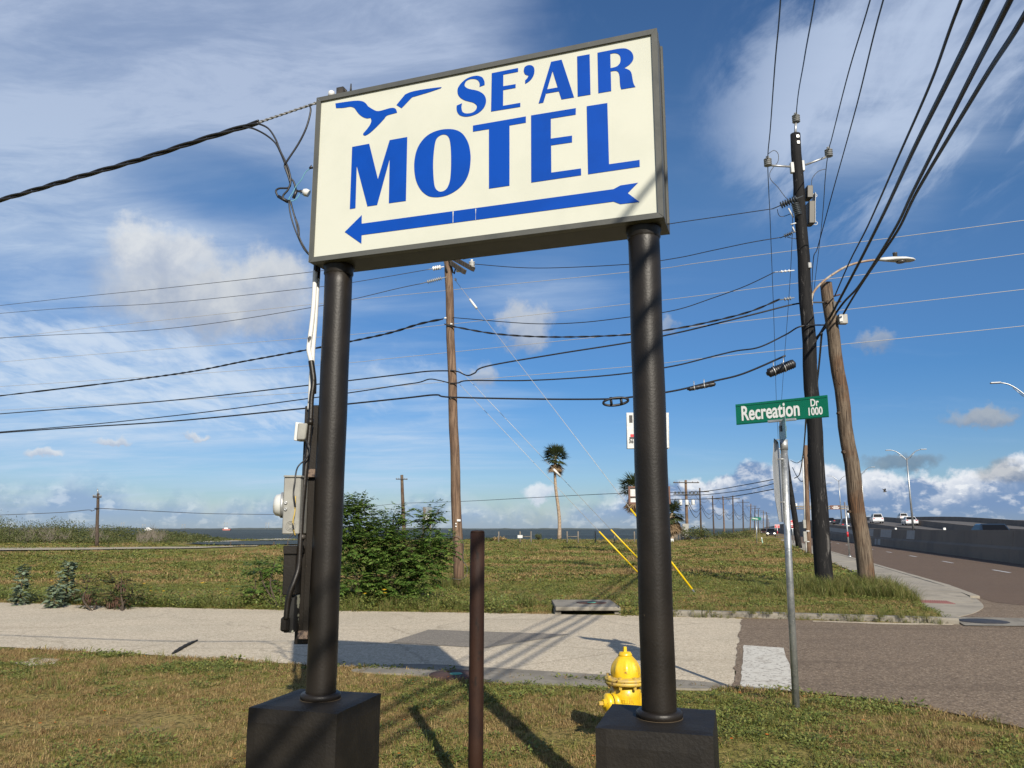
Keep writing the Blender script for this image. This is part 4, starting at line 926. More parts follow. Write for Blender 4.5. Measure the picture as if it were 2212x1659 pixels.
# switch box on the right, dead-end insulators on the left
SBX = mat('olive switch box', (.045, .040, .027), .5, c2=(.035, .032, .022), sc=4)
ux = Vector((1, 0, -.0)); uz = Vector((.075, 0, 1)).normalized()
mb = MB(); mb.box(bw_(1746, 418 + 0), (.15, .30, .34), (ux, Vector((0, 1, 0)), uz)); mb.build('switch_box', SBX, BP, bevel=.01)
mb = MB(); mb.box(bw_(1750, 462), (.15, .30, .62), (ux, Vector((0, 1, 0)), uz)); mb.build('switch_box', SBX, BP, bevel=.01)
mb = MB(); mb.box(bw_(1757.4, 452), (.012, .28, .86), (ux, Vector((0, 1, 0)), uz)); mb.build('box_edge', ALU, BP, bevel=.005)
for (x, y) in ((1763, 422), (1764, 482)):
    mb = MB(); c_ = bw_(x - 3, y); mb.tube([c_ + Vector((.06 * math.cos(a), 0, .05 * math.sin(a))) for a in np.linspace(0, 6.28, 13)], .009, 6, caps=False); mb.build('pull_ring', WHITE_ROUGH, BP)
def deadend(p0, p1, parent, m_, n=6, r=.06):
    A = (p1 - p0); L = A.length; A.normalize(); mb = MB(); disc_insulator(mb, p0 + A * L * .22, A, n, r, L * .55 / n); mb.tube([p0, p1], .014, 8); return mb.build('strain_insulator', m_, parent)
deadend(bw_(1735, 423, -.3), bw_(1669, 451, -.1), BP, CERADARK, 7, .095)
mb = MB(); disc_insulator(mb, bw_(1717, 440, -.28), (bw_(1724, 462, -.28) - bw_(1717, 440, -.28)), 7, .10, .05); mb.build('arrester', CERADARK, BP)
for (a, b_) in (((1703, 450), (1714, 470)), ((1712, 490), (1717, 502)), ((1708, 485), (1719, 482))):
    mb = MB(); mb.tube([bw_(*a, -.2), bw_(*b_, -.2)], .02, 8); mb.build('standoff_bracket', WHITE_ROUGH, BP)
deadend(bw_(1719, 500, -.2), bw_(1685, 514), BP, CERADARK, 5, .06)
deadend(bw_(1716, 584, -.1), bw_(1673, 588), BP, CERAWHITE, 3, .035); deadend(bw_(1716, 643, -.1), bw_(1684, 648), BP, CERAMIC, 3, .05)
def jump(pts, parent=BP, r=.009): mb = MB(); mb.tube(crom([bw_(*p) for p in pts], 6), r, 5); return mb.build('jumper_wire', CABLE, parent)
jump([(1660, 332), (1672, 325), (1681, 333), (1680, 350), (1670, 362), (1663, 374), (1665, 388), (1680, 404), (1695, 424), (1706, 434)])
jump([(1785, 365), (1775, 367), (1765, 372), (1755, 385), (1753, 400), (1753, 415)])
jump([(1679, 452), (1682, 464), (1690, 468), (1708, 462)]); jump([(1700, 512), (1708, 514), (1720, 516)])
mb = MB(); mb.box(bw_(1748, 574, -.1), (.10, .12, .16)); mb.build('clevis_insulator', CERAMIC, BP, bevel=.02)
# street light on the black pole
SL = thing('street_light', 'white cobra head street light on a rusty curved arm fixed to the black pole', 'street light', bw_(1755, 640))
RUSTARM = mat('rusty lamp arm', (.30, .20, .13), .7, c2=(.42, .38, .32), sc=4, c3=(.16, .08, .04), sc3=14, lo3=.55, hi3=.65)
mb = MB(); mb.tube(crom([bw_(1752, 652), bw_(1757, 632), bw_(1775, 611), bw_(1800, 592), bw_(1830, 575), bw_(1860, 566), bw_(1885, 562), bw_(1903, 561)], 6), .030, 10); mb.build('arm', RUSTARM, SL)
mb = MB(); mb.box(bw_(1750, 656), (.12, .12, .14)); mb.build('arm_bracket', RUSTARM, SL, bevel=.02)
hd0 = bw_(1899, 561.5); hd1 = bw_(1976, 561.5); secs = [(0, .05, .05, .0), (.15, .06, .075, .0), (.4, .13, .085, .0), (.7, .18, .075, -.005), (.9, .14, .055, -.01), (.985, .07, .03, -.012), (1, .03, .012, -.012)]
vs = []; n_ = 14
for f, hw, hh, dz in secs:
    c_ = hd0.lerp(hd1, f) + ZU * dz
    for k in range(n_):
        a = 2 * math.pi * k / n_; sy = math.sin(a); vs.append(c_ + Vector((0, hw * math.cos(a), hh * (sy if sy > 0 else sy * .55))))
mb = MB(); mb.add(vs, [(i * n_ + k, i * n_ + (k + 1) % n_, (i + 1) * n_ + (k + 1) % n_, (i + 1) * n_ + k) for i in range(len(secs) - 1) for k in range(n_)] + [tuple(range(n_))[::-1]], True); mb.build('lamp_head', WHITE_ROUGH, SL)
mb = MB(); vs = []
c_ = hd0.lerp(hd1, .60) - ZU * .055; mb.lathe([(.12, -.004), (.10, -.02), (.001, -.022)], c_, n=16); mb.build('lens', mat('dusty lens', (.16, .15, .14), .3), SL)
mb = MB(); mb.lathe([(.055, 0), (.055, .10), (.06, .105), (.06, .14), (.03, .15), (.001, .15)], bw_(1934, 557), n=14); mb.build('photocell', DARKMET, SL)

# ---- leaning grey pole
lb = Vector((8.86, 19.9, -.1)); lt = W(1784, 612, 19.9)
LP = thing('utility_pole', 'leaning weathered grey-brown stub pole beside the pavement', 'utility pole', Vector((lb.x, lb.y, .1)), 'roadside utility poles')
mb = MB(); pts = pole_pts(lb, lt, 18, .018); mb.tube(pts, [.205 - .055 * i / 17 for i in range(18)], 18); mb.build('shaft', WOOD_GREY, LP)
KNOT = mat('dark knot', (.035, .022, .014), .9, c2=(.10, .06, .03), sc=30)
for (x, y, s) in ((1789, 652, .05), (1797, 676, .035), (1812, 800, .05), (1815, 828, .04), (1813, 892, .04), (1824, 976, .045), (1849, 1018, .04), (1836, 1105, .035)):
    mb = MB(); c_ = W(x, y, 19.74); mb.lathe([(s, -.1), (s, .0), (s * .7, .008), (s * .5, .0)], c_, (0, -1, 0), 12); mb.build('knot', KNOT, LP)
mb = MB(); mb.box(W(1820, 690, 19.7), (.22, .16, .26)); tb = mb.build('terminal_box', GREYBOX, LP, bevel=.02)
mb = MB(); mb.box(W(1817, 688, 19.6), (.09, .02, .16)); mb.build('box_label', WHITE_ROUGH, tb)
mb = MB()
for a in ((1806, 640), (1808, 655)): mb.tube([W(a[0] - 5, a[1], 19.8), W(a[0] + 9, a[1] - 4, 19.8)], .02, 8)
mb.build('eye_bolt', IRON_RUST, LP)
mb = MB(); mb.box(W(1802, 660, 19.75), (.07, .1, .2)); mb.build('clamp', DARKMET, LP)

# ---- brown pole seen through the sign's legs
DM = 22.5
mbs = Vector((-1.48, DM, -.1)); mtp = W(967.5, 545, DM)
MP = thing('utility_pole', 'brown weathered utility pole with crossarms standing beside the green bush', 'utility pole', Vector((mbs.x, mbs.y, .1)), 'roadside utility poles')
mb = MB(); mb.tube(pole_pts(mbs, mtp, 16, .012), [.150 - .035 * i / 15 for i in range(16)], 16); mb.build('shaft', WOOD_BROWN, MP)
def mw(x, y, d=0.0): return W(x, y, DM + d)
for (a, b_, d) in (((945, 548), (1004, 588), -.12), ((956, 545), (1023, 582), .12)):
    A, B = mw(*a, d + .55), mw(*b_, d - .55); ax_ = (B - A).normalized(); v_ = Vector((-ax_.y, ax_.x, 0)).normalized(); w_ = ax_.cross(v_); mb = MB(); mb.box((A + B) / 2, ((B - A).length, .10, .13), (ax_, v_, w_)); mb.build('crossarm', CROSSARM, MP, bevel=.006)
for (a, b_) in (((957, 556), (966, 588)), ((970, 555), (979, 590)), ((985, 575), (981, 592))):
    mb = MB(); mb.tube([mw(*a, -.2), mw(*b_, -.15)], .022, 6); mb.build('arm_brace', CROSSARM, MP)
pin_ins(mw(1019, 571, -.3), MP, CERAWHITE, .9); pin_ins(mw(990, 582, -.3), MP, CERAWHITE, .7)
deadend(mw(959, 576, -.2), mw(926, 582), MP, CERAWHITE, 4, .07); deadend(mw(966, 598, -.1), mw(908, 613), MP, CERAMIC, 8, .06)
deadend(mw(982, 600, -.1), mw(986, 608, -.05), MP, CERAWHITE, 2, .05)
mb = MB(); mb.box(mw(991, 1101 + 23, -.16), (.10, .015, .055)); mb.build('pole_tag', WHITE, MP)
for y in (1131, 1137): mb = MB(); mb.box(mw(985, y, -.16), (.035, .012, .035)); mb.build('pole_tag', WHITE, MP)
for (x, y) in ((960, 687), (973, 700), (975, 859)):
    mb = MB(); mb.box(mw(x + 2, y, -.14), (.12 if y > 800 else .07, .05, .05)); mb.build('cable_clamp', ALU, MP, bevel=.01)
mb = MB(); mb.tube(crom([mw(973, 1157, -.17), mw(990, 1159, -.2), mw(1000, 1170, -.18), mw(1001, 1190, -.1), mw(1000, 1210, -.1), mw(1009, 1225, -.1), mw(1007, 1243, -.1), mw(995, 1252, -.18), mw(976, 1249, -.17)], 6), .008, 5); mb.build('ground_wire', WIREGREY, MP)

# ---- smaller poles along the frontage road and beyond
def far_pole(base, top, r0, m_, label, arms=(), cap=None, group='roadside utility poles'):
    o = thing('utility_pole', label, 'utility pole', base, group)
    mb = MB(); mb.tube(pole_pts(base - ZU * .1, top, 8, .01), [r0 * (1 - .3 * i / 7) for i in range(8)], 10); mb.build('shaft', m_, o)
    for (za, half, ang) in arms:
        d = Vector((math.cos(ang), math.sin(ang), 0)); c_ = base.lerp(top, za); mb = MB(); mb.box(c_ - Vector((0, r0, 0)), (half * 2, .11, .13), (d, Vector((-d.y, d.x, 0)), ZU)); a = mb.build('crossarm', CROSSARM, o)
        for k in (-.9, -.5, .5, .9):
            mb = MB(); mb.lathe([(.03, 0), (.06, .05), (.05, .14), (.001, .16)], c_ + d * half * k + ZU * .06 - Vector((0, r0, 0)), n=8); mb.build('insulator', CERAMIC, a)
    return o
g2 = G(1727, 1187); o = far_pole(g2, W(1690.5, 940, g2.y), .24, CREOSOTE, 'slanting black utility pole beyond the galvanised sign post')
for (x, y) in ((1683, 950), (1681, 970), (1680, 983)): mb = MB(); mb.tube([W(x - 6, y, g2.y), W(x + 12, y - 1, g2.y)], .05, 6); mb.build('standoff', ALU, o)
g3 = G(1747, 1200); o = far_pole(g3, W(1740, 962, g3.y), .17, WOOD_BROWN, 'brown utility pole with grey meter boxes and a white riser pipe')
def b3(name, x0, y0, x1, y1, m_, dp=.14):
    a, b_ = W(x0, y0, g3.y - .3), W(x1, y1, g3.y - .3); mb = MB(); mb.box((a + b_) / 2, (abs(b_.x - a.x), dp, abs(a.z - b_.z)), None); return mb.build(name, m_, o, bevel=.01)
b3('meter_box', 1734, 1123, 1741, 1141, GREYBOX); b3('meter_box', 1734.5, 1148, 1743, 1170, GREYBOX); b3('strap', 1741, 1146, 1748, 1148.5, ALU); b3('strap', 1741, 1169, 1748, 1171, ALU)
mb = MB(); mb.tube([W(1733.5, 985, g3.y - .3), W(1737, 1060, g3.y - .3), W(1738, 1124, g3.y - .3)], .045, 8); mb.build('riser_pipe', WHITE_ROUGH, o)
mb = MB(); mb.tube([W(1741, 1170, g3.y - .3), W(1742, 1200, g3.y - .3)], .05, 8); mb.build('riser_pipe', GREYBOX, o)
mb = MB(); mb.tube([W(1748, 1000, g3.y - .25), W(1755, 1140, g3.y - .25)], .035, 8); mb.build('riser_pipe', GREYBOX, o)
gl = G(209, 1181); o = far_pole(gl, W(212, 1066, gl.y), .17, WOOD_FAR, 'lone wooden pole in front of the dune scrub', ((.93, .36, .3),))
mb = MB(); mb.tube([W(212, 1066, gl.y), W(210.5, 1056, gl.y)], .05, 6); mb.build('top_pin', ALU, o)
gm = Vector((-16.6, 122, .2)); o = far_pole(gm, W(868, 1026, 122), .32, WOOD_GREY, 'slim pale pole rising behind the green bush near the water', ((.93, .9, .25),))
# row of far poles marching towards the bridge
rowp = [((1481.2, 1037), 113), ((1511.5, 1054), 160), ((1539, 1071), 198), ((1561.5, 1071.5), 201), ((1583, 1070.5), 205), ((1604.5, 1079), 228), ((1622, 1088), 262), ((1631, 1094), 295), ((1638, 1099.5), 330),
        ((1649, 1103), 362), ((1655.8, 1106), 392), ((1658, 1112), 470), ((1659.8, 1121), 640), ((1662, 1128), 900)]
PTOPS = []
fixed = ('utility pole with two tiers of crossarms and transformers, by the short palm', 'pale thin pole with one crossarm rising from the shoreline bushes')
for i, ((x, y), D) in enumerate(rowp):
    tp = W(x, y, D); bx = x + (2.6 if i < 4 else (.8 if i < 6 else (-2.2 if i < 8 else -.3))); base = W(bx, 1143, D); base.z = .1; PTOPS.append((tp, base))
    arms = ((.955, 1.9, 0.05), (.76, 1.9, .05)) if i == 0 else (((.92, 1.9 if i < 9 else 1.4, .1),))
    lab = fixed[i] if i < 2 else 'tall wooden pole in the far row along the causeway'
    o = far_pole(base, tp, .21 if i else .24, WOOD_FAR if i % 3 else WOOD_BROWN, lab, arms, group='far row of utility poles' if i > 1 else 'roadside utility poles')
    if i == 0:
        for k in (-.9, 0, .9):
            mb = MB(); c_ = tp.lerp(base, .38) + Vector((k, -.3, 0)); mb.lathe([(.24, -.35), (.26, -.3), (.26, .3), (.2, .38), (.001, .4)], c_, n=12); mb.build('transformer', WHITE_ROUGH, o)
        for k in (-1.6, -1.1, -.5, .5, 1.1, 1.6): mb = MB(); c_ = tp.lerp(base, .235) + Vector((k, -.3, .1)); mb.box(c_, (.22, .15, .45)); mb.build('fuse_cutout', CERADARK, o)
        mb = MB(); mb.box(W(1481, 1146, 112.6), (.9, .3, 1.9)); mb.build('cabinet', GREYBOX, o, bevel=.03)

# ================================================================== WIRES
def cable(pts, r, label, group, m_=CABLE, k=8, n=6, name='overhead_cable', tw=None):
    P = [W(*p) for p in pts]
    if tw:
        o = thing(name, label, 'cable', P[0], group); twisted(o, P, r, r * .9, tw, 2, m_); return o
    mb = MB(); mb.tube(crom(P, k), r, n); o = mb.build(name, m_); return tag(o, label, 'cable', group)
def dm(x, y, d=0): return (x, y, DM + d)
TR_ = 'thin pale transmission wire crossing the whole sky behind the poles'; TG = 'far transmission wires'
for T in (((-500, 800, 96), (0, 731, 82), (668, 658, 66), (1355, 588, 55), (1539, 564, 52), (2212, 476, 45), (2900, 380, 40)), ((-500, 830, 98), (0, 782, 84), (668, 730, 68), (884, 710, 64), (1355, 657, 56), (1539, 635, 53), (2212, 548, 46), (2900, 455, 41)),
          ((-500, 866, 98), (0, 835, 84), (668, 790, 68), (864, 772, 64), (1320, 725, 56), (1539, 701, 53), (2212, 625, 46), (2900, 540, 41)), ((-500, 912, 98), (0, 886, 84), (666, 848, 68), (864, 833, 64), (1358, 792, 56), (1539, 772, 53), (2212, 704, 46), (2900, 630, 41))):
    cable(T, .019, TR_, TG, WIREPALE, 6, 6)
LG = 'lines from the brown pole to the left'
cable([(-700, 742, 46), (0, 660, 33.5), (350, 623, 29), (668, 588, 25.5), (945, 553, 22.6)], .010, 'topmost thin wire running left from the brown pole crossarm', LG, WIREGREY)
cable([(-700, 745, 46), (0, 677, 33.5), (350, 655, 29), (668, 622, 25.5), (762, 610, 24.6), (926, 582, 22.5)], .010, 'thin wire running left from the white insulators of the brown pole', LG, WIREGREY)
cable([(-700, 775, 46), (0, 730, 33.5), (350, 711, 29), (668, 665, 25.5), (864, 622, 23.3), (908, 613, 22.5)], .011, 'thin wire running left from the grey ribbed insulator of the brown pole', LG, WIREGREY)
cable([(-700, 935, 46), (0, 855, 33.5), (358, 811, 29), (530, 780, 27), (693, 750, 25.3), (830, 722, 23.7), (905, 700, 22.9), (957, 689, 22.5)], .020, 'twisted black cable running left from the middle of the brown pole', LG, tw=.9)
cable([(-700, 950, 46), (0, 894, 33.5), (358, 866, 29), (668, 832, 25.5), (864, 809, 23.2), (925, 802, 22.7), (973, 801, 22.4)], .021, 'black cable running left, upper of the close set on the brown pole', LG)
cable([(-700, 985, 46), (0, 933, 33.5), (358, 900, 29), (687, 858, 25.3), (864, 832, 23.2), (905, 826, 22.8), (928, 819, 22.6), (950, 822, 22.5), (973, 828, 22.4)], .018, 'black cable running left, middle of the close set on the brown pole', LG)
cable([(-700, 990, 46), (0, 935, 33.5), (358, 911, 29), (659, 882, 25.5), (864, 861, 23.2), (940, 853, 22.6), (973, 858, 22.35), (1159, 862, 21.7), (1307, 862, 21.1), (1361, 858, 20.9), (1458, 844, 20.5), (1539, 824, 20.2), (1606, 807, 19.9), (1697, 768, 19.5)], .026, 'lowest thick black cable, passing the brown pole to the black pole', 'cables between the brown and black poles')
RG = 'cables between the brown and black poles'
cable([(1020, 570, DM - .3), (1159, 579, 21.8), (1355, 571, 20.9), (1458, 558, 20.5), (1539, 541, 20.1), (1620, 524, 19.7), (1685, 513, 19.5)], .011, 'thin wire from the brown pole crossarm to the black pole', RG)
cable([(1000, 560, 22.3), (1220, 520, 21.2), (1450, 483, 20.3), (1560, 467, 19.9), (1669, 451, 19.5)], .011, 'thin wire from behind the motel sign to the dark ribbed insulator', RG)
cable([(978, 686, 22.4), (1003, 688, 22.3), (1146, 699, 21.7), (1250, 697, 21.3), (1357, 685, 20.9), (1458, 670, 20.5), (1539, 644, 20.2), (1610, 618, 19.8), (1673, 588, 19.5)], .012, 'thin sagging wire from the brown pole to the white strain insulator', RG)
cable([(960, 700, 22.4), (993, 708, 22.3), (1079, 722, 22), (1200, 728, 21.5), (1358, 723, 20.9), (1458, 710, 20.5), (1539, 694, 20.2), (1620, 673, 19.8), (1685, 646, 19.5)], .016, 'twisted sagging cable from the brown pole to the black pole', RG, tw=.8)
cable([(973, 800, 22.35), (990, 803, 22.3), (1009, 811, 22.2), (1025, 806, 22.1), (1052, 791, 22), (1200, 765, 21.5), (1358, 740, 21), (1458, 720, 20.6), (1539, 701, 20.3), (1640, 676, 20), (1722, 656, 19.8), (1782, 653, 19.7)], .021, 'black cable rising from the brown pole to the leaning stub pole', RG)
cable([(973, 828, 22.35), (990, 827, 22.3), (1014, 822, 22.2), (1132, 822, 21.7), (1250, 816, 21.3), (1358, 806, 20.9), (1458, 790, 20.5), (1539, 770, 20.2), (1590, 758, 20), (1640, 750, 19.7), (1697, 723, 19.5), (1730, 705, 19.2), (1780, 702, 19.4)], .020, 'black cable dipping between the brown pole and the black pole', RG)
# splice cases and slack loop on the lowest cable
def splice(a, b_, D, r, label, ribs):
    A, B = W(*a, D), W(*b_, D - .1); o = thing('cable_splice_case', label, 'splice case', A); L = (B - A).length; ax_ = (B - A).normalized()
    pr = [(r * .35, 0), (r * .5, .04 * L), (r * .95, .08 * L), (r * .95, .12 * L)]
    for i in range(ribs): f = .14 + .78 * i / ribs; pr += [(r * .88, f * L), (r, (f + .3 / ribs) * L), (r * .88, (f + .6 / ribs) * L)]
    pr += [(r * .9, .95 * L), (r * .3, L)]
    mb = MB(); mb.lathe(pr, A, ax_, 16); mb.build('case', CABLE, o)
    for f in (.25, .6): mb = MB(); c_ = A + ax_ * L * f; mb.lathe([(r * 1.06, -.012), (r * 1.06, .012)], c_, ax_, 16); mb.tube([c_, c_ + ZU * (r + .12)], .012, 6); mb.build('hanger', ALU, o)
splice((1656, 808), (1718, 784), 19.6, .125, 'fat ribbed black splice case hanging left of the black pole', 11)
splice((1484, 841), (1546, 829), 20.3, .065, 'small black splice case clipped under the lowest cable', 5)
def loop_o():
    o = thing('cable_loop', 'slack cable loop hanging under the lowest cable beside the right sign post', 'cable loop', W(1330, 868, 21)); c_ = [W(1330 + 27 * math.cos(a), 867.5 + 8 * math.sin(a) - 3 * math.cos(a), 20.9 + .05 * math.sin(a)) for a in np.linspace(0, 2 * math.pi, 25)]
    mb = MB(); mb.tube(c_, .035, 6, caps=False); mb.build('loop', CABLE, o)
    for k in (1319, 1341): mb = MB(); mb.tube([W(k, 858, 20.9), W(k + 2, 874, 20.9)], .04, 6); mb.build('spacer', CABLE, o)
loop_o()
# phase wires overhead: from behind the viewer to the black pole and on
PG = 'phase wires over the black pole'
cable([(1712, -520, 5.5), (1686, 0, 11.0), (1674, 140, 13.8), (1664, 278, 17.5), (1658.5, 344, 19.5), (1661, 420, 23), (1664, 485, 27), (1672, 700, 40), (1677, 864, 54), (1681, 950, 64)], .013, 'thin power wire over the left insulator of the black pole', PG)
cable([(1840, -520, 5.4), (1760, 0, 10.8), (1737, 130, 14.2), (1720, 248, 19.5), (1714, 420, 26), (1707, 600, 35), (1694, 780, 50), (1686, 900, 62)], .013, 'thin power wire over the topmost insulator of the black pole', PG)
cable([(2020, -520, 5.4), (1879.6, 0, 10.9), (1832, 160, 14.2), (1797, 298, 18.6), (1790, 325, 19.5), (1783, 380, 22), (1775, 485, 27), (1757, 640, 38), (1745, 770, 50), (1738, 860, 58)], .013, 'thin power wire over the right insulator of the black pole', PG)
cable([(2080, -520, 4.6), (1908, 0, 9.0), (1850, 230, 13.0), (1800, 410, 17.6), (1767, 532, 19.3), (1756, 570, 19.9), (1752, 690, 27), (1744, 820, 38), (1738, 930, 50)], .012, 'thin neutral wire right of the black pole', PG)
KG = 'thick communication cables overhead'
def heavy(top, tt, pts, r, label):
    "top: photo position where it leaves the frame; runs on parallel to the road behind the viewer"
    q = ray(*top); k = tt / (q.x * UY - q.y * UX); p = q * k + Vector((0, 0, CAMH)); s0, _ = toST(p.x, p.y)
    P = [ST(s0 - 32, tt - .1, p.z + .35), ST(s0 - 20, tt - .05, p.z - .12), ST(s0 - 9, tt, p.z - .12), ST(s0 - 3, tt, p.z - .04), p] + [W(*a) for a in pts]
    mb = MB(); mb.tube(crom(P, 8), r, 8); return tag(mb.build('overhead_cable', CABLE), label, 'cable', KG)
heavy((2076, 0), 2.02, [(2010, 180, 8.1), (1940, 340, 10.8), (1876, 485, 14.6), (1835, 566, 17.3), (1803, 640, 19.7)], .017, 'slimmest of the heavy black cables coming down to the stub pole')
heavy((2132, 0), 2.14, [(2055, 160, 7.5), (1975, 320, 10.1), (1912, 455, 13.8), (1858, 563, 16.8), (1800, 672, 19.5), (1764, 733, 20.4)], .031, 'heavy black lashed cable coming down to the black pole')
heavy((2182, 0), 2.22, [(2090, 180, 7.6), (1974, 410, 11.7), (1930, 500, 14.4), (1858, 614, 18), (1822, 654, 19.5), (1785, 705, 20), (1758, 735, 20.4)], .027, 'second heavy black cable coming down to the black pole')
heavy((2232, 0), 2.34, [(2120, 180, 7.5), (1983, 410, 11.7), (1938, 500, 14.4), (1880, 585, 17.0), (1843, 642, 18.8), (1822, 678, 19.5)], .025, 'outermost heavy black cable coming down to the box on the stub pole')
# cables swooping from the black pole to the poles beyond
SG = 'cables beyond the black pole'
cable([(1762, 735, 20), (1752, 800, 24), (1742, 900, 34), (1735, 980, 44), (1728, 1022, 54), (1722, 1030, 60), (1716, 1033, 63)], .035, 'black cable swooping from the black pole down to the slanting pole', SG)
cable([(1775, 720, 20), (1768, 800, 24.5), (1758, 890, 32), (1750, 960, 42), (1744, 985, 48)], .03, 'black cable from the stub pole down to the brown pole with meter boxes', SG)
cable([(1712, 1010, 63), (1722, 1030, 58), (1733, 1040, 52), (1740, 1020, 50), (1744, 985, 49)], .03, 'slack black cable between the slanting pole and the pole with meter boxes', SG)
cable([(1708, 995, 63), (1722, 1000, 58), (1735, 990, 52), (1743, 975, 49)], .025, 'short black cable linking the slanting pole to the brown pole', SG)
cable([(870, 1087, 122), (1000, 1083, 112), (1150, 1075, 100), (1332, 1066, 86), (1448, 1064, 78), (1524, 1061, 72), (1600, 1049, 67), (1700, 1030, 63.5)], .034, 'long dark cable from the pale shore pole to the slanting pole', SG)
cable([(1448, 1071, 90), (1524, 1068.5, 79), (1609, 1058.5, 69), (1650, 1050, 66), (1704, 1036, 63.5)], .034, 'middle dark cable leaving the slanting pole over the field', SG)
cable([(1448, 1079, 92), (1540, 1077, 79), (1610, 1068, 70), (1705, 1050, 63.5)], .04, 'lower dark cable leaving the slanting pole over the field', SG)
cable([(209, 1099, 73.3), (215, 1098, 73.5), (330, 1104, 80), (480, 1110, 92), (668, 1110, 104), (780, 1097, 115), (846, 1089, 121), (860, 1090, 122), (870, 1087, 122)], .030, 'low dark wire between the lone pole and the pale shore pole', 'low shore wires', WIREGREY)
cable([(-500, 1130, 90), (-100, 1116, 80), (0, 1112.5, 78), (130, 1107, 75), (190, 1101.5, 73.6), (198, 1104, 73.5), (209, 1099, 73.3)], .030, 'low dark wire leaving the lone pole to the left', 'low shore wires', WIREGREY)
for i in range(0, 9):
    (t0, b0), (t1, b1) = PTOPS[i], PTOPS[i + 1]
    for k, f in enumerate((.10, .34, .40)):
        a, b_ = t0.lerp(b0, f), t1.lerp(b1, f); off = Vector(((-1.2, .2, .2)[k], 0, 0)); mid = (a + b_) / 2 - ZU * (1.2 + .4 * k)
        mb = MB(); mb.tube(crom([a + off, (a + mid) / 2 + off - ZU * .4, mid + off, (b_ + mid) / 2 + off - ZU * .4, b_ + off], 4), .035 if k == 0 else .055, 4)
        tag(mb.build('overhead_cable', WIREGREY), 'sagging wire strung along the far row of poles', 'cable', 'wires of the far pole row')
# guy wires with yellow guards
def guy(top, yel, bot, D0, D1, label, insul=None):
    A, B = W(*top, D0), W(*bot, D1); L2 = (W(*yel, D0) - A); f = (yel[1] - top[1]) / (bot[1] - top[1])
    C_ = A.lerp(B, f * D0 / (D1 + f * (D0 - D1)))
    o = thing('guy_wire', label, 'guy wire', Vector((B.x, B.y, .1)), 'guy wires of the brown pole')
    mb = MB(); mb.tube([A, B], .0065, 6); mb.build('strand', WIREPALE, o)
    mb = MB(); mb.tube([C_, B - (B - A).normalized() * .25], .024, 8); mb.build('yellow_guard', GUARD, o)
    mb = MB(); mb.tube([B - (B - A).normalized() * .25, B + (B - A).normalized() * .15], .016, 6); mb.build('anchor_rod', ALU, o)
    if insul: p = A.lerp(B, insul); q = A.lerp(B, insul + .035); mb = MB(); mb.tube([p, q], .035, 8); mb.build('guy_insulator', CERAWHITE, o)
    return o
guy((983, 605), (1367, 1109), (1510, 1292), DM - .1, 19.1, 'long bright guy wire with a yellow guard ending in the open grass', .075)
guy((990, 796), (1320, 1148), (1416, 1246), DM - .1, 25.8, 'guy wire with a yellow guard, steeper of the two behind the sign post', .46)
guy((990, 827), (1293, 1152), (1402, 1262), DM - .1, 23.6, 'guy wire with a yellow guard, lower of the two behind the sign post')
# ================================================================== BACKGROUND THINGS
def board(o, name, c, u, w, h, m_, th=.02, v=ZU, bevel=0):
    n_ = Vector((u.y, -u.x, 0)); n_ = n_ if n_.y < 0 else -n_
    mb = MB(); mb.prism([(-w / 2, -h / 2), (w / 2, -h / 2), (w / 2, h / 2), (-w / 2, h / 2)], c, u, v, -n_, th); return mb.build(name, m_, o, bevel=bevel), n_
EX = Vector((1, 0, 0))
# tall white roadside sign with a brown framed board below it, mostly behind the right post
D = 52.0
WS = thing('pylon_sign', 'white lit-box sign over a brown framed board, half hidden behind the right sign post', 'sign', Vector((W(1402, 1150, D).x, D, 0)))
a, b_ = W(1357, 967, D), W(1443, 893, D); cc = (a + b_) / 2
board(WS, 'white_cabinet', cc, EX, b_.x - a.x, b_.z - a.z, WHITE_ROUGH, .4, bevel=.05)
for (x0, y0, x1, y1, m_) in ((1359.5, 897, 1366, 913, IRON), (1360, 944, 1372, 948, IRON), (1362, 938, 1369, 944, REDS)):
    p, q = W(x0, y1, D - .02), W(x1, y0, D - .02); board(WS, 'printed_mark', (p + q) / 2, EX, q.x - p.x, q.z - p.z, m_, .01)
put_text('36', .35, 0, 0, .9, .01, WS, W(1363.5, 953.5, D - .03), EX, ZU, Vector((0, -1, 0)), IRON)
a, b_ = W(1358, 1089, D), W(1447, 1050.5, D); w_, h_ = b_.x - a.x, b_.z - a.z; cc = (a + b_) / 2
board(WS, 'letter_board', cc + Vector((0, .05, 0)), EX, w_ - .1, h_ - .1, WHITE_ROUGH, .2)
for (c_, ww, hh) in ((cc + ZU * (h_ / 2 - .06), w_, .12), (cc - ZU * (h_ / 2 - .06), w_, .12), (cc - EX * (w_ / 2 - .06), .12, h_ - .24), (cc + EX * (w_ / 2 - .06), .12, h_ - .24), (cc - ZU * .1, w_ - .24, .06)):
    board(WS, 'frame_bar', c_ - Vector((0, .06, 0)), EX, ww, hh, BROWNS, .2)
for dx in (-.5, .5): mb = MB(); mb.tube([(cc.x + dx, D + .25, -.1), (cc.x + dx, D + .25, 6.9)], .09, 10); mb.build('post', BROWNS, WS)
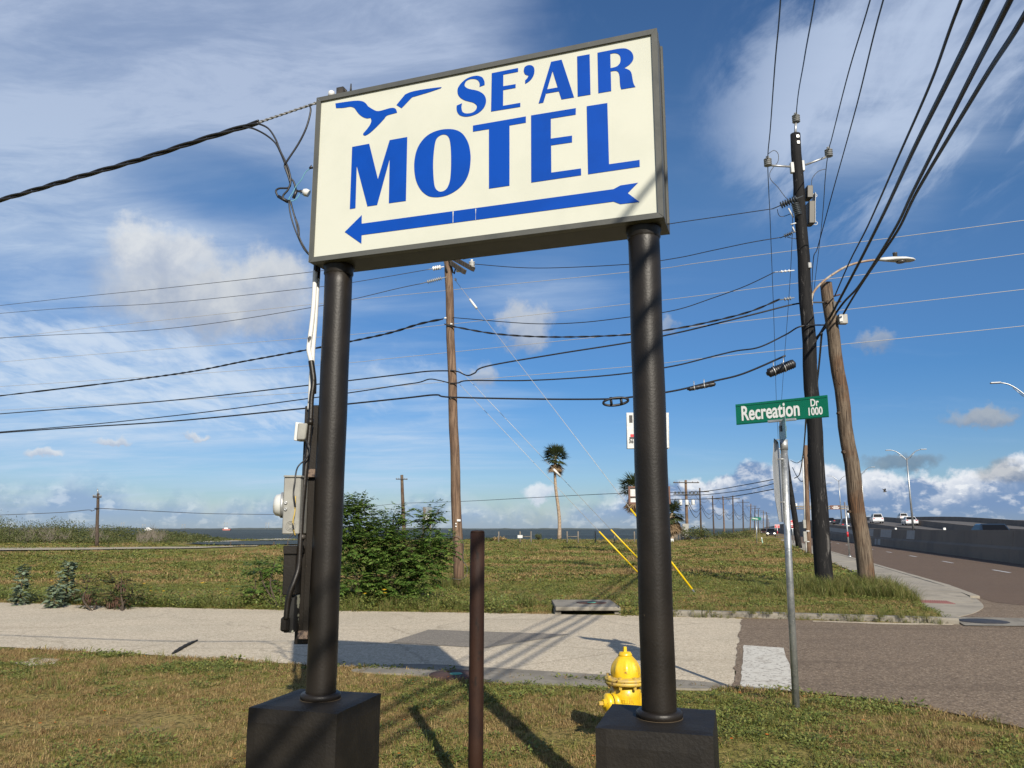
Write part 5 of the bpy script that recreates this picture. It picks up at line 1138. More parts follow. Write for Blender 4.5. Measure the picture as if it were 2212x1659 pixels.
# blue-grey board behind the bush
D = 60.0; a, b_ = W(913, 1129, D), W(933, 1095, D)
NB = thing('notice_board', 'peeling blue-grey notice board with a small white notice behind the bush', 'notice board', Vector(((a.x + b_.x) / 2, D, 0)))
PEELB = mat('peeling blue panel', (.20, .24, .27), .7, c2=(.14, .17, .20), sc=2.2, c3=(.20, .12, .08), sc3=3.2, lo3=.56, hi3=.66, stretch=(2, 1, .4))
board(NB, 'panel', (a + b_) / 2, EX, b_.x - a.x, b_.z - a.z, PEELB, .1); board(NB, 'edge_post', (W(914, 1129, D - .05) + W(916, 1095, D - .05)) / 2, EX, .09, b_.z - a.z, GREYTIMBER, .1)
p, q = W(919, 1128, D - .03), W(928.5, 1111.5, D - .03); nt, n_ = board(NB, 'white_notice', (p + q) / 2, EX, q.x - p.x, q.z - p.z, WHITE, .01)
for k in range(5): board(NB, 'printed_line', (p + q) / 2 + ZU * (.2 - .11 * k) - Vector((0, .015, 0)), EX, (.10, .2, .16, .24, .22)[k], .045, IRON, .004)
for x in (914.5, 930): g_ = W(x, 1130, D); mb = MB(); mb.tube([(g_.x, D + .03, -.1), (g_.x, D + .03, g_.z + .4)], .05, 8); mb.build('post', GREYTIMBER, NB)
# shore fence posts and braces
D = 89.0
def fpost(x, h, label, D=D, m_=None):
    p = W(x, 1143, D); o = thing('fence_post', label, 'fence post', Vector((p.x, p.y, .05)), 'shore fence posts'); mb = MB(); mb.tube([(p.x, p.y, -.2), (p.x + .02, p.y, h)], .075 if m_ is None else .05, 8); mb.build('post', m_ or GREYTIMBER, o); return p
for xs, lab in (((1123.4, 1147.0), 'grey timber H-brace of the shore fence with a small notice'), ((1225.0, 1248.5), 'grey timber H-brace of the shore fence right of the tall palm')):
    p, q = W(xs[0], 1143, D), W(xs[1], 1143, D); o = thing('fence_brace', lab, 'fence', Vector(((p.x + q.x) / 2, D, .05)))
    for r_ in (p, q): mb = MB(); mb.tube([(r_.x, D, -.2), (r_.x, D, 1.36)], .085, 8); mb.build('post', GREYTIMBER, o)
    mb = MB(); mb.tube([(p.x, D, .78), (q.x, D, .78)], .05, 8); mb.build('rail', GREYTIMBER, o)
    if xs[0] < 1200: board(o, 'notice', Vector((p.x, D - .1, .78)), EX, .55, .32, WHITE_ROUGH, .01)
for x in (1077, 950, 1285.5, 1327, 1369.6): fpost(x, 1.34, 'lone grey post of the shore fence')
for i in range(9): fpost(1446 + i * 3.6 - (i % 3) * .6, 1.5 + .3 * (i % 2), 'thin grey post of the close fence by the short palm', 100 + i * 1.5)
for i, x in enumerate((497, 590, 620, 700)): fpost(x + 3, .42, 'short dark post at the edge of the tidal pond', 75 + 2 * i, BARK)
# street name sign and marker down the verge
D = 76.0; p = G(1635, 1179)
LS = thing('street_sign', 'small distant green street name sign on a thin post in the verge', 'street sign', p)
mb = MB(); mb.tube([p - ZU * .1, W(1634, 1122, p.y)], .045, 8); mb.build('post', GALV, LS)
a, b_ = W(1623.6, 1122.6, p.y - .05), W(1644, 1119.0, p.y - .05); u_ = (W(1644, 1121.5, p.y - .05) - W(1623.6, 1118.2, p.y - .05)).normalized()
bl2, n_ = board(LS, 'name_blade', W(1633.8, 1120.6, p.y - .06), Vector((u_.x, 0, 0)).normalized(), .92, .27, SIGNGREEN, .02, v=Vector((.14, 0, 1)).normalized())
put_text('Lakeview', .20, -.12, 0, .8, .004, bl2, W(1633.8, 1120.6, p.y - .06), Vector((.99, 0, -.14)), Vector((.14, 0, .99)), Vector((0, -1, 0)))
p = G(1648.5, 1179); MK = thing('marker_post', 'pale green marker post leaning in the verge', 'marker post', p); q = W(1645, 1161, p.y); mb = MB(); mb.tube([p - ZU * .1, p.lerp(q, .8)], .06, 8); mb.build('stake', mat('pale green marker', (.34, .50, .38), .6), MK); mb = MB(); mb.tube([p.lerp(q, .8), q], .062, 8); mb.build('white_cap', WHITE, MK)
# wrong way and do not enter signs
D = 147.0
WW = thing('wrong_way_sign', 'red and white wrong way sign on a post by the far road', 'road sign', Vector((W(1680, 1150, D).x, D, 0)))
c_ = W(1678.8, 1136.7, D); pl, n_ = board(WW, 'plate', c_, EX, .92, .64, WHITE, .02); board(WW, 'red_field', c_ - Vector((0, .01, 0)), EX, .86, .58, REDS, .008)
put_text('WRONG', .24, 0, .13, .8, .004, WW, c_ - Vector((0, .02, 0)), EX, ZU, Vector((0, -1, 0))); put_text('WAY', .24, 0, -.13, .8, .004, WW, c_ - Vector((0, .02, 0)), EX, ZU, Vector((0, -1, 0)))
mb = MB(); mb.tube([(c_.x, D + .05, -.1), (c_.x, D + .05, c_.z + .3)], .07, 8); mb.build('post', GALV, WW); mb = MB(); mb.tube([(c_.x, D + .05, .75), (c_.x, D + .05, 1.25)], .08, 8); mb.build('red_band', REDS, WW)
D = 84.0; c_ = W(1711.5, 1132.5, D)
NE = thing('no_entry_sign', 'white square sign with a red no entry disc behind the slanting pole', 'road sign', Vector((c_.x, D, 0)))
board(NE, 'plate', c_, EX, .92, .92, WHITE, .02); mb = MB(); mb.lathe([(.41, 0), (.41, .008), (.001, .008)], c_ - Vector((0, .008, 0)), (0, -1, 0), 24); mb.build('red_disc', REDS, NE); board(NE, 'white_bar', c_ - Vector((0, .022, 0)), EX, .62, .13, WHITE, .004)
put_text('DO NOT', .13, 0, .2, .8, .002, NE, c_ - Vector((0, .02, 0)), EX, ZU, Vector((0, -1, 0))); put_text('ENTER', .13, 0, -.2, .8, .002, NE, c_ - Vector((0, .02, 0)), EX, ZU, Vector((0, -1, 0)))
mb = MB(); mb.tube([(c_.x, D + .05, -.1), (c_.x, D + .05, c_.z + .5)], .06, 8); mb.build('post', GALV, NE)
# post with a red band on the pavement
p = G(1836, 1207); RB = thing('red_band_post', 'sign post with a red band standing at the pavement edge', 'sign post', Vector((p.x, p.y, .1)))
q = W(1824.5, 1085, p.y); mb = MB(); mb.tube([p, q], .045, 10); mb.build('post', GALV, RB); f0, f1 = .385, .475
mb = MB(); mb.tube([p.lerp(q, f0), p.lerp(q, f1)], .050, 10); mb.build('red_band', REDS, RB)
c_ = p.lerp(q, .88) - EX * .03; cu = Vector((.36, .93, 0)).normalized(); mb = MB(); mb.box(c_, (.62, .01, .78), (cu, Vector((cu.y, -cu.x, 0)), ZU)); mb.build('plate', mat('sign back faded', (.22, .13, .10), .6), RB)
mb = MB(); mb.lathe([(.10, -.05), (.10, .03), (.05, .06)], (p.x, p.y, .12), n=12); mb.build('foot', GALV, RB)
# overhead gantry on the highway
D = 250.0; GA = thing('sign_gantry', 'overhead sign gantry with a small brown sign across the far highway', 'gantry', Vector((W(1760, 1140, D).x, D, 3.5)))
TANP = mat('tan gantry paint', (.36, .30, .20), .6)
for z_ in (1094, 1099.5): mb = MB(); mb.tube([W(1692, z_, D), W(1836, z_ - .6, D)], .16, 8); mb.build('chord', TANP, GA)
for i in range(18): x = 1693 + i * 8; mb = MB(); mb.tube([W(x, 1099.4, D), W(x + 4, 1094, D)], .08, 5); mb.tube([W(x + 4, 1094, D), W(x + 8, 1099.2, D)], .08, 5); mb.build('lattice', TANP, GA)
for x in (1700, 1831): mb = MB(); mb.tube([W(x, 1092, D), W(x + 1, 1141, D)], .3, 10); mb.build('column', GALV, GA)
a, b_ = W(1794, 1100.5, D - .4), W(1816.5, 1091.5, D - .4); bs, n_ = board(GA, 'brown_sign', (a + b_) / 2, EX, b_.x - a.x, b_.z - a.z, BROWNS, .1)
for k in range(3): board(GA, 'printed_line', (a + b_) / 2 + ZU * (.35 - .35 * k) - Vector((0, .05, 0)), EX, (1.4, 2.3, 1.8)[k], .16, WHITE, .01)
a, b_ = W(1703, 1093.5, D), W(1722, 1087, D); board(GA, 'sign_back', (a + b_) / 2, EX, b_.x - a.x, b_.z - a.z, WHITE_ROUGH, .1)
# twin-arm lamp posts along the median
def lamp(s, label):
    t = 17.35; base = ST(s, t, deck(s, t) + .8); H_ = 8.1 if s > 70 else 8.7; top = base + ZU * H_; dv = ST(0, 1)
    o = thing('lamp_post', label, 'lamp post', base, 'twin-arm lamp posts on the highway')
    mb = MB(); mb.tube([base - ZU * .3, base.lerp(top, .5), top], [.13, .10, .075], 10); mb.build('pole', GALV, o)
    for s_ in (-1, 1):
        P = [top - ZU * .3, top + dv * s_ * .55 + ZU * .35, top + dv * s_ * 1.1 + ZU * .78, top + dv * s_ * 1.6 + ZU * .93]; mb = MB(); mb.tube(crom(P, 4), .045, 8); am = mb.build('arm', GALV, o)
        mb = MB(); mb.tube([top + dv * s_ * .35 - ZU * .05, top + dv * s_ * .9 + ZU * .56], .025, 6); mb.build('brace', GALV, am)
        c_ = P[-1] + dv * s_ * .25; mb = MB(); ax_ = dv * s_; mb.box(c_, (.62, .26, .10), (dv, ST(1, 0), ZU)); mb.build('lamp_head', ALU, am, bevel=.04)
for s, lb in ((56.6, 'twin-arm lamp post on the raised highway beside the dark blue saloon'), (99.5, 'twin-arm lamp post rising beside the white saloon on the raised highway'), (139.5, 'twin-arm lamp post just right of the leaning stub pole'), (175, 'twin-arm lamp post just beside the gantry sign panel'), (213, 'twin-arm lamp post far up the highway between the black pole and the stub pole'), (253, 'farthest twin-arm lamp post up the highway behind the black pole')): lamp(s, lb)

# ------------------------------------------------------------------ cars
def car(loc, rz, paint, label, kind='sedan', lights=False):
    o = thing('car', label, 'car', loc, 'cars on the highway', rz)
    suv = kind == 'suv'; Lh, hw = 2.3, .92; zt = 1.72 if suv else 1.44; belt = 1.05 if suv else .92
    P = mat('paint ' + label[:24], paint, .3, .2, coat=.6)
    side = [(-Lh, .42), (-Lh + .05, .78), (-Lh + .18, belt - .04), (-1.2, belt), (1.0, belt), (Lh - .35, belt - .14), (Lh - .06, .66), (Lh, .40), (Lh - .1, .26), (-Lh + .1, .26)]
    mb = MB(); mb.prism(side, (-hw, 0, 0), (0, 1, 0), (0, 0, 1), (1, 0, 0), 2 * hw); mb.build('body', P, o, local=True, bevel=.09, seg=3)
    y0, y1, y2, y3 = (-2.1, -1.85, .25, 1.05) if suv else (-1.75, -1.05, .2, 1.15)
    def cab(g, z0, z1, m_, name):
        b_ = [(-hw + .06 - g, y0 - g, z0), (hw - .06 + g, y0 - g, z0), (hw - .06 + g, y3 + g, z0), (-hw + .06 - g, y3 + g, z0), (-hw + .24 - g, y1 - g, z1), (hw - .24 + g, y1 - g, z1), (hw - .24 + g, y2 + g, z1), (-hw + .24 - g, y2 + g, z1)]
        mb = MB(); mb.add(b_, [(0, 3, 2, 1), (4, 5, 6, 7), (0, 1, 5, 4), (1, 2, 6, 5), (2, 3, 7, 6), (3, 0, 4, 7)]); return mb.build(name, m_, o, local=True, bevel=.06)
    cab(0, belt - .03, zt, P, 'roof'); 
    def lerp3(a, b_, t): return tuple(a[i] + (b_[i] - a[i]) * t for i in range(3))
    g = .012
    B = [(-hw + .06 - g, y0 - g, belt), (hw - .06 + g, y0 - g, belt), (hw - .06 + g, y3 + g, belt), (-hw + .06 - g, y3 + g, belt)]; T = [(-hw + .24 - g, y1 - g, zt), (hw - .24 + g, y1 - g, zt), (hw - .24 + g, y2 + g, zt), (-hw + .24 - g, y2 + g, zt)]
    for (i, j, nm) in ((0, 1, 'rear_window'), (2, 3, 'windscreen'), (1, 2, 'side_window'), (3, 0, 'side_window')):
        bl_, br_ = lerp3(B[i], B[j], .07), lerp3(B[i], B[j], .93); tl, tr_ = lerp3(T[i], T[j], .07), lerp3(T[i], T[j], .93)
        mb = MB(); mb.quad(lerp3(bl_, tl, .06), lerp3(br_, tr_, .06), lerp3(br_, tr_, .86), lerp3(bl_, tl, .86)); mb.build(nm, CARGLASS, o, local=True)
    for sx in (-1, 1):
        for sy in (-1.42, 1.42):
            mb = MB(); mb.lathe([(.2, -.1), (.33, -.1), (.34, 0), (.33, .1), (.2, .1)], (sx * (hw - .09), sy, .33), (1, 0, 0), 18); wh = mb.build('wheel', TYRE, o, local=True)
            mb = MB(); mb.lathe([(.2, 0), (.18, .02), (.001, .03)], (sx * (hw - .09) + sx * .1, sy, .33), (sx, 0, 0), 14); mb.build('rim', ALU, wh, local=True)
        mb = MB(); mb.box((sx * .66, Lh - .10, .66), (.36, .14, .15)); mb.build('headlight', HEADLIGHT if lights else LAMPGLASS, o, local=True, bevel=.03)
        mb = MB(); mb.box((sx * .70, -Lh + .10, .80), (.30, .12, .16)); mb.build('tail_light', REDS, o, local=True, bevel=.03)
        mb = MB(); mb.box((sx * (hw + .06), .85, belt + .06), (.16, .1, .12)); mb.build('wing_mirror', P, o, local=True, bevel=.03)
    mb = MB(); mb.box((0, Lh - .02, .48), (1.1, .06, .2)); mb.build('grille', TYRE, o, local=True); mb = MB(); mb.box((0, -Lh + .01, .62), (.5, .05, .13)); mb.build('number_plate', WHITE, o, local=True)
    return o
HDG = -math.atan2(UX, UY)
def carST(s, t, *a, **k): return car(ST(s, t, deck(s, t)), HDG + (math.pi if k.pop('back', False) else 0), *a, **k)
carST(57.5, 14.4, (.02, .035, .06), 'dark blue saloon passing behind the near barrier wall', back=False)
carST(161, 22, (.72, .73, .74), 'white tall car cresting the raised highway', 'suv')
carST(146, 25, (.74, .75, .76), 'white saloon beside the highway lamp post')
carST(213, 35, (.70, .71, .72), 'white car farthest along the raised highway', 'suv')
carST(139, 14.4, (.03, .035, .05), 'dark car behind the red-banded sign post', 'suv')
carST(180, 15.5, (.04, .04, .045), 'small dark car at the crest of the raised highway')
p = Vector((.327 * 168, 168, .05)); car(p, HDG + math.pi, (.02, .02, .022), 'black car with headlights on coming along the frontage road', 'suv', True)
p = Vector((.318 * 240, 240, .05)); car(p, HDG + math.pi, (.06, .02, .02), 'dark red car far along the frontage road', 'suv')

# ------------------------------------------------------------------ far things on the bay
for i, x in enumerate((264, 487, 577, 666, 310, 396)):
    D = 4600.0; p = W(x, 1141.5, D); o = thing('transmission_tower', 'faint transmission tower pair on the far shore', 'tower', Vector((p.x, D, 0)), 'far transmission towers')
    for dx in (-9, 9): mb = MB(); mb.tube([(p.x + dx, D, 0), (p.x + dx * .8, D, 40 if i < 4 else 30)], 1.1, 5); mb.build('mast', GREYBOX, o)
    mb = MB(); mb.box((p.x, D, 36 if i < 4 else 27), (26, 1.2, 1.2)); mb.build('crossbeam', GREYBOX, o)
for x, m_, lab in ((321, WHITE, 'tiny white boat on the far bay'), (489, mat('faded red hull', (.45, .16, .13), .6), 'tiny red and white barge on the far bay')):
    D = 1500.0; p = W(x, 1144, D); o = thing('boat', lab, 'boat', Vector((p.x, D, SEA_Z))); mb = MB(); mb.prism([(-7, 0), (6, 0), (8.5, 3), (-7.5, 3)], (p.x, D, SEA_Z - .3), EX, ZU, (0, 1, 0), 5); mb.build('hull', m_, o); mb = MB(); mb.box((p.x - 1, D + 2.5, SEA_Z + 4), (7, 4, 2.6)); mb.build('cabin', WHITE, o)
p = W(1911, 1062, 110); BD = thing('bird', 'dark bird gliding above the highway', 'bird', p)
mb = MB(); mb.tube([p + Vector((-.28, 0, -.05)), p, p + Vector((.22, .05, .02)), p + Vector((.36, .08, .03))], [.02, .09, .06, .015], 8); mb.build('body', DARKMET, BD)
for s_ in (-1, 1): mb = MB(); mb.add([p + Vector((-.08, 0, .03)), p + Vector((.12, 0, .03)), p + Vector((.1, s_ * .25, .32)), p + Vector((-.12, s_ * .45, .46)), p + Vector((-.14, s_ * .2, .28))], [(0, 1, 2, 3, 4)]); mb.build('wing', DARKMET, BD)

# strip of old tyre lying on the side road
tp = [G(372, 1412, .02), G(382, 1405, .035), G(398, 1396, .03), G(412, 1389, .03), G(426, 1383, .022)]
mb = MB(); mb.tube(crom(tp, 5), [.010 + .012 * math.sin(math.pi * i / 20) + .003 * math.sin(i * 2.0) for i in range(len(crom(tp, 5)))], 7); o = mb.build('tyre_strip', TYRE); tag(o, 'curved black strip of tyre rubber lying on the pale road', 'debris')

# ================================================================== VEGETATION
def blade(mb, base, h, w, az, lean, curl=.4):
    d = Vector((math.cos(az), math.sin(az), 0)); s = Vector((-d.y, d.x, 0)) * w / 2
    m = base + d * h * lean * .45 + ZU * h * .6; t = base + d * h * (lean + curl * lean) + ZU * h * (1 - .25 * lean)
    mb.add([base - s, base + s, m + s * .8, m - s * .8, t], [(0, 1, 2, 3), (3, 2, 4)])
def leafcard(mb, c, L, w, dirv, nrm):
    d = dirv.normalized(); s = d.cross(nrm).normalized() * w / 2
    mb.add([c, c + d * L * .45 + s, c + d * L, c + d * L * .45 - s], [(0, 1, 2, 3)])
G_GREEN = leaf_mat('green turf blades', [(.10, .13, .024), (.19, .20, .044), (.31, .275, .072), (.145, .165, .035)], .7, .3)
G_DRY = leaf_mat('dry turf blades', [(.30, .205, .080), (.54, .41, .19), (.16, .095, .038), (.40, .285, .12), (.24, .135, .055)], .8, .3)
G_WEED = leaf_mat('broad weed leaves', [(.105, .15, .030), (.185, .23, .054), (.30, .31, .085), (.095, .13, .030)], .55, .3)
G_LONG = leaf_mat('long grass', [(.11, .155, .030), (.175, .21, .052), (.24, .23, .068), (.30, .24, .095)], .6, .35)
F_YEL = leaf_mat('yellow petals', [(.75, .48, .02), (.70, .40, .02)], .6, .2); F_RED = leaf_mat('orange petals', [(.55, .10, .02), (.60, .22, .02)], .6, .2)
def tmpl_blades(n, h0, h1, spread, w, lean):
    mb = MB()
    for i in range(n):
        a = random.uniform(0, 6.28); r = spread * math.sqrt(random.random()); blade(mb, Vector((r * math.cos(a), r * math.sin(a), -.005)), random.uniform(h0, h1), w * random.uniform(.7, 1.3), random.uniform(0, 6.28), random.uniform(.2, lean))
    return mb
def tmpl_weed(n, R, h, size):
    mb = MB()
    for i in range(n):
        a = random.uniform(0, 6.28); r = R * math.sqrt(random.random()); c = Vector((r * math.cos(a), r * math.sin(a), random.uniform(.01, h)))
        dv = Vector((math.cos(a + random.uniform(-1, 1)), math.sin(a + random.uniform(-1, 1)), random.uniform(-.1, .7))); leafcard(mb, c, size * random.uniform(.7, 1.4), size * .6, dv, Vector((random.uniform(-.5, .5), random.uniform(-.5, .5), 1)))
    return mb
def tmpl_flower(sz, h):
    mb = MB()
    for i in range(8): a = i * .785; leafcard(mb, Vector((0, 0, h)), sz, sz * .6, Vector((math.cos(a), math.sin(a), .25)), ZU)
    return mb
TCOL = bpy.data.collections.new('turf_templates')
T_LIST = [('a_green_turf', tmpl_blades(26, .025, .060, .075, .006, .9), G_GREEN), ('b_green_turf', tmpl_blades(22, .02, .05, .08, .007, 1.0), G_GREEN), ('c_dry_turf', tmpl_blades(26, .02, .050, .075, .005, 1.1), G_DRY),
          ('d_dry_turf', tmpl_blades(20, .015, .04, .08, .006, 1.2), G_DRY), ('e_weed', tmpl_weed(20, .07, .05, .030), G_WEED), ('f_weed', tmpl_weed(24, .10, .04, .024), G_WEED),
          ('g_long', tmpl_blades(34, .20, .46, .10, .008, .9), G_LONG), ('h_tall_weed', tmpl_weed(46, .16, .26, .055), G_WEED), ('i_yellow_flower', tmpl_flower(.028, .14), F_YEL), ('j_orange_flower', tmpl_flower(.014, .05), F_RED),
          ('k_far_green', tmpl_blades(22, .03, .08, .22, .016, 1.0), G_GREEN), ('l_far_dry', tmpl_blades(22, .03, .075, .22, .016, 1.1), G_DRY), ('m_far_weed', tmpl_weed(20, .22, .06, .07), G_WEED)]
for nm, mb, m_ in T_LIST: TCOL.objects.link(bpy.data.objects.new(nm, mb.mesh(nm, m_)))
def scatter(name, pts, label):
    n = len(pts); me = bpy.data.meshes.new(name); me.vertices.add(n)
    me.vertices.foreach_set('co', np.array([p[0] for p in pts], dtype=np.float32).ravel())
    for an, ty, key, vals in (('rot', 'FLOAT_VECTOR', 'vector', [(random.uniform(-.15, .15), random.uniform(-.15, .15), random.uniform(0, 6.28)) for _ in pts]), ('scl', 'FLOAT', 'value', [p[1] for p in pts]), ('idx', 'INT', 'value', [p[2] for p in pts])):
        at = me.attributes.new(an, ty, 'POINT'); at.data.foreach_set(key, np.array(vals, dtype=np.int32 if ty == 'INT' else np.float32).ravel())
    ob = bpy.data.objects.new(name, me); COL.objects.link(ob)
    ng = bpy.data.node_groups.new(name + '_scatter', 'GeometryNodeTree'); ng.interface.new_socket('Geometry', in_out='INPUT', socket_type='NodeSocketGeometry'); ng.interface.new_socket('Geometry', in_out='OUTPUT', socket_type='NodeSocketGeometry')
    N = ng.nodes; L = ng.links; gi = N.new('NodeGroupInput'); go = N.new('NodeGroupOutput'); ip = N.new('GeometryNodeInstanceOnPoints')
    ci = N.new('GeometryNodeCollectionInfo'); ci.inputs[0].default_value = TCOL; ci.inputs['Separate Children'].default_value = True; ci.inputs['Reset Children'].default_value = True
    def at(nm, ty): a = N.new('GeometryNodeInputNamedAttribute'); a.data_type = ty; a.inputs[0].default_value = nm; return a.outputs[0]
    er = N.new('FunctionNodeEulerToRotation'); L.new(at('rot', 'FLOAT_VECTOR'), er.inputs[0])
    L.new(gi.outputs[0], ip.inputs['Points']); L.new(ci.outputs[0], ip.inputs['Instance']); ip.inputs['Pick Instance'].default_value = True
    L.new(at('idx', 'INT'), ip.inputs['Instance Index']); L.new(er.outputs[0], ip.inputs['Rotation']); L.new(at('scl', 'FLOAT'), ip.inputs['Scale']); L.new(ip.outputs[0], go.inputs[0])
    md = ob.modifiers.new('scatter', 'NODES'); md.node_group = ng
    tag(ob, label, 'grass', kind='stuff'); return ob
FOOT = [(.718, 4.055), (-1.105, 4.670)]
def free(x, y, m=0.0):
    s, t = toST(x, y)
    if on_asphalt(s, t, m): return False
    for fx, fy in FOOT:
        dx, dy = x - fx, y - fy
        if abs(dx * BU.x + dy * BU.y) < .28 and abs(dx * BV.x + dy * BV.y) < .28: return False
    if 8.15 < s < 9 and -4.3 < t < -.5: return random.random() < .04
    return True
inl0, inl1 = G(1200, 1329), G(1341, 1329)
def lawn():
    pts = []
    for _ in range(36000):
        y = random.uniform(3.6, 10.9); x = random.uniform(-8.5, 6.5)
        if abs(x) > .74 * y + 1.6: continue
        s, t = toST(x, y)
        if s > near_edge(t) + random.uniform(-.02, .05) or t > 4.6: continue
        if not free(x, y, -.06) and s < near_edge(t) - .05: continue
        g = mnoise.noise(Vector((x * .8, y * .8, 1))) + .5 * mnoise.noise(Vector((x * 2.7, y * 2.7, 5))) + .28 * smooth(-2, 4, x) - .13
        bare = mnoise.noise(Vector((x * 1.1 + 7, y * 1.1, 9)))
        if bare > .36 and random.random() < .8: continue
        r = random.random()
        if g + random.uniform(-.3, .3) > .12: i = 4 if r < .30 else 5 if r < .55 else 0 if r < .8 else 1
        else: i = 2 if r < .5 else 3 if r < .82 else 1
        sc = random.uniform(.42, 1.1)
        if near_edge(t) - s < .25 and random.random() < .6: sc *= 1.6
        pts.append(((x, y, ground_h(x, y)), sc, i))
        if random.random() < .006: pts.append(((x, y, ground_h(x, y)), random.uniform(.7, 1.2), 9))
        if random.random() < .0022 : pts.append(((x, y, ground_h(x, y)), random.uniform(.30, .5), 6))
    return pts
scatter('lawn_grass', lawn(), 'short patchy lawn grass and weeds around the motel sign')
def ground_track(px, y):
    r_ = 1143 + 1709 * 1.51 / y; return abs(r_ - (1187.3 - 4.8 * max(0, px) / 560)) < 3.3
def field():
    pts = []
    for (y0, y1, dens, smin, smax, far) in ((13.6, 17.5, 95, .8, 1.5, 0), (17.5, 24, 46, .9, 1.7, 0), (24, 40, 14, .8, 1.5, 1), (40, 72, 4.2, 1.1, 2.2, 1), (72, 121, 1.3, 1.5, 3.0, 1)):
        w0 = .74 * y1 + 3; n = int((y1 - y0) * 2 * w0 * dens)
        for _ in range(n):
            y = random.uniform(y0, y1); x = random.uniform(-w0, w0)
            if abs(x) > .74 * y + 2.5: continue
            s, t = toST(x, y)
            if s < far_kerb(t) + random.uniform(-.12, .1) * (1 if t < -2 else .2): continue
            if t > 3.28 or (t > 2.6 and s < 16): continue
            if 1.0 < 0: continue
            if inl0.x - .05 < x < inl1.x + .05 and y < inl0.y + 1.62 and y > 14: continue
            px = 1106 + 1709 * x / y
            if y > 50 and px < 570 and ground_track(px, y): continue
            if y > 74 and px < 760 and px > 380 and y > 74: 
                if y < 108: continue
            g = mnoise.noise(Vector((x * .10, y * .30, 2))) + .5 * mnoise.noise(Vector((x * .6, y * .9, 6))) + .28
            if y > 32: g -= .0 + .16 * smooth(2, 14, x)
            gr = g + random.uniform(-.35, .35) > .12; r = random.random()
            if far: i = (12 if r < .35 else 10) if gr else 11
            else: i = (4 if r < .3 else 5 if r < .5 else 0 if r < .78 else 1) if gr else (2 if r < .6 else 3)
            pts.append(((x, y, ground_h(x, y)), random.uniform(smin, smax), i))
            edge = s - far_kerb(t)
            if not far:
                if edge < 1.6 and t < -1.6 and random.random() < (.30 if t < -8 else .12): pts.append(((x, y, ground_h(x, y)), random.uniform(.5, 1.25), 7))
                if edge < 1.3 and t < -2 and random.random() < .05: pts.append(((x, y, ground_h(x, y)), random.uniform(.4, .9), 6))
                if t < -5 and edge < 3.5 and random.random() < .016: pts.append(((x, y, ground_h(x, y) + .10), random.uniform(1.2, 2.1), 8))
                if random.random() < .004: pts.append(((x, y, ground_h(x, y)), random.uniform(.6, 1.0), 8))
    for (cx, cy, rad, n, hs) in ((7.60, 19.4, 1.0, 60, 1.0), (8.8, 19.6, .8, 60, 1.05), (8.2, 18.6, 1.3, 110, 1.0), (8.7, 17.6, .7, 45, .85), (6.6, 18.6, 1.1, 50, .8), (-1.5, 22.2, .8, 40, .9), (-3.3, 17.2, 1.7, 70, .8), (-1.6, 16.6, 1.2, 40, .7)):
        for _ in range(n):
            a = random.uniform(0, 6.28); r = rad * math.sqrt(random.random()); x, y = cx + r * math.cos(a), cy + r * math.sin(a); s, t = toST(x, y)
            if t > 3.3 or s < far_kerb(t) + .15: continue
            pts.append(((x, y, ground_h(x, y)), hs * random.uniform(.6, 1.25), 6))
    for _ in range(260):      # scruffy growth against the kerb
        t = random.uniform(-1.6, 3.0); x, y, _z = ST(far_kerb(t) + random.choice((-.08, .22)) + random.uniform(-.06, .1), t); pts.append(((x, y, .0 if random.random() < .5 else .1), random.uniform(.25, .5), 6 if random.random() < .5 else 2))
    return pts
scatter('field_grass', field(), 'rough field grass and weeds beyond the side road')

LEUC = leaf_mat('feathery bush leaves', [(.045, .110, .018), (.105, .185, .034), (.19, .265, .060), (.070, .14, .026)], .5, .30)
def frond(mb, base, d, L, pairs=5, droop=.5):
    d = d.normalized(); side = d.cross(ZU); side = side.normalized() if side.length > .1 else Vector((1, 0, 0))
    p = base.copy(); step = L / pairs; dd = d.copy()
    for i in range(pairs):
        q = p + dd * step; dd = (dd - ZU * droop * .22).normalized()
        for s_ in (-1, 1):
            pv = (side * s_ * .85 + dd * .55 - ZU * random.uniform(.05, .45)).normalized(); pl = L * (.46 - .22 * abs(i / pairs - .35)); w = pl * .44
            nn = (ZU + side * s_ * random.uniform(-.5, .5) + dd * random.uniform(-.5, .5)); leafcard(mb, q, pl, w, pv, nn)
        p = q
    leafcard(mb, p, L * .3, L * .1, dd, ZU)
def feathery_bush(name, label, base, lobes, L=.24, dens=1.0, group=None, m_=LEUC):
    o = thing(name, label, 'bush', base, group); mb = MB(); ms = MB()
    for (c, rx, ry, rz_, n) in lobes:
        bend = base.lerp(c, .55) + Vector((random.uniform(-.1, .1), random.uniform(-.1, .1), -.1 * rz_)); ms.tube(crom([base + Vector((random.uniform(-.08, .08), random.uniform(-.08, .08), -.05)), bend, c, c + ZU * rz_ * .6], 4), [.022 * (1 - .8 * i / 12) for i in range(13)], 6)
        for _ in range(int(n * dens)):
            v = Vector((random.gauss(0, 1), random.gauss(0, 1), random.gauss(0, 1))).normalized(); r = random.random() ** .45; p = c + Vector((v.x * rx * r, v.y * ry * r, v.z * rz_ * r))
            if p.z < .05: continue
            frond(mb, p, Vector((v.x, v.y, v.z * .6 + .35)) + Vector((random.uniform(-.5, .5), random.uniform(-.5, .5), random.uniform(-.3, .3))), L * random.uniform(.6, 1.2))
            if random.random() < .12: ms.tube([c + (p - c) * .2, p], [.008, .003], 4, caps=False)
    mb.build('crown', m_, o); ms.build('stems', BARK, o); return o
DBU = 17.7
def lob(x, y, rx, ry, n, d=0.0): s = .0104; return (W(x, y, DBU + d), rx * s, (rx + ry) * .5 * s, ry * s, n)
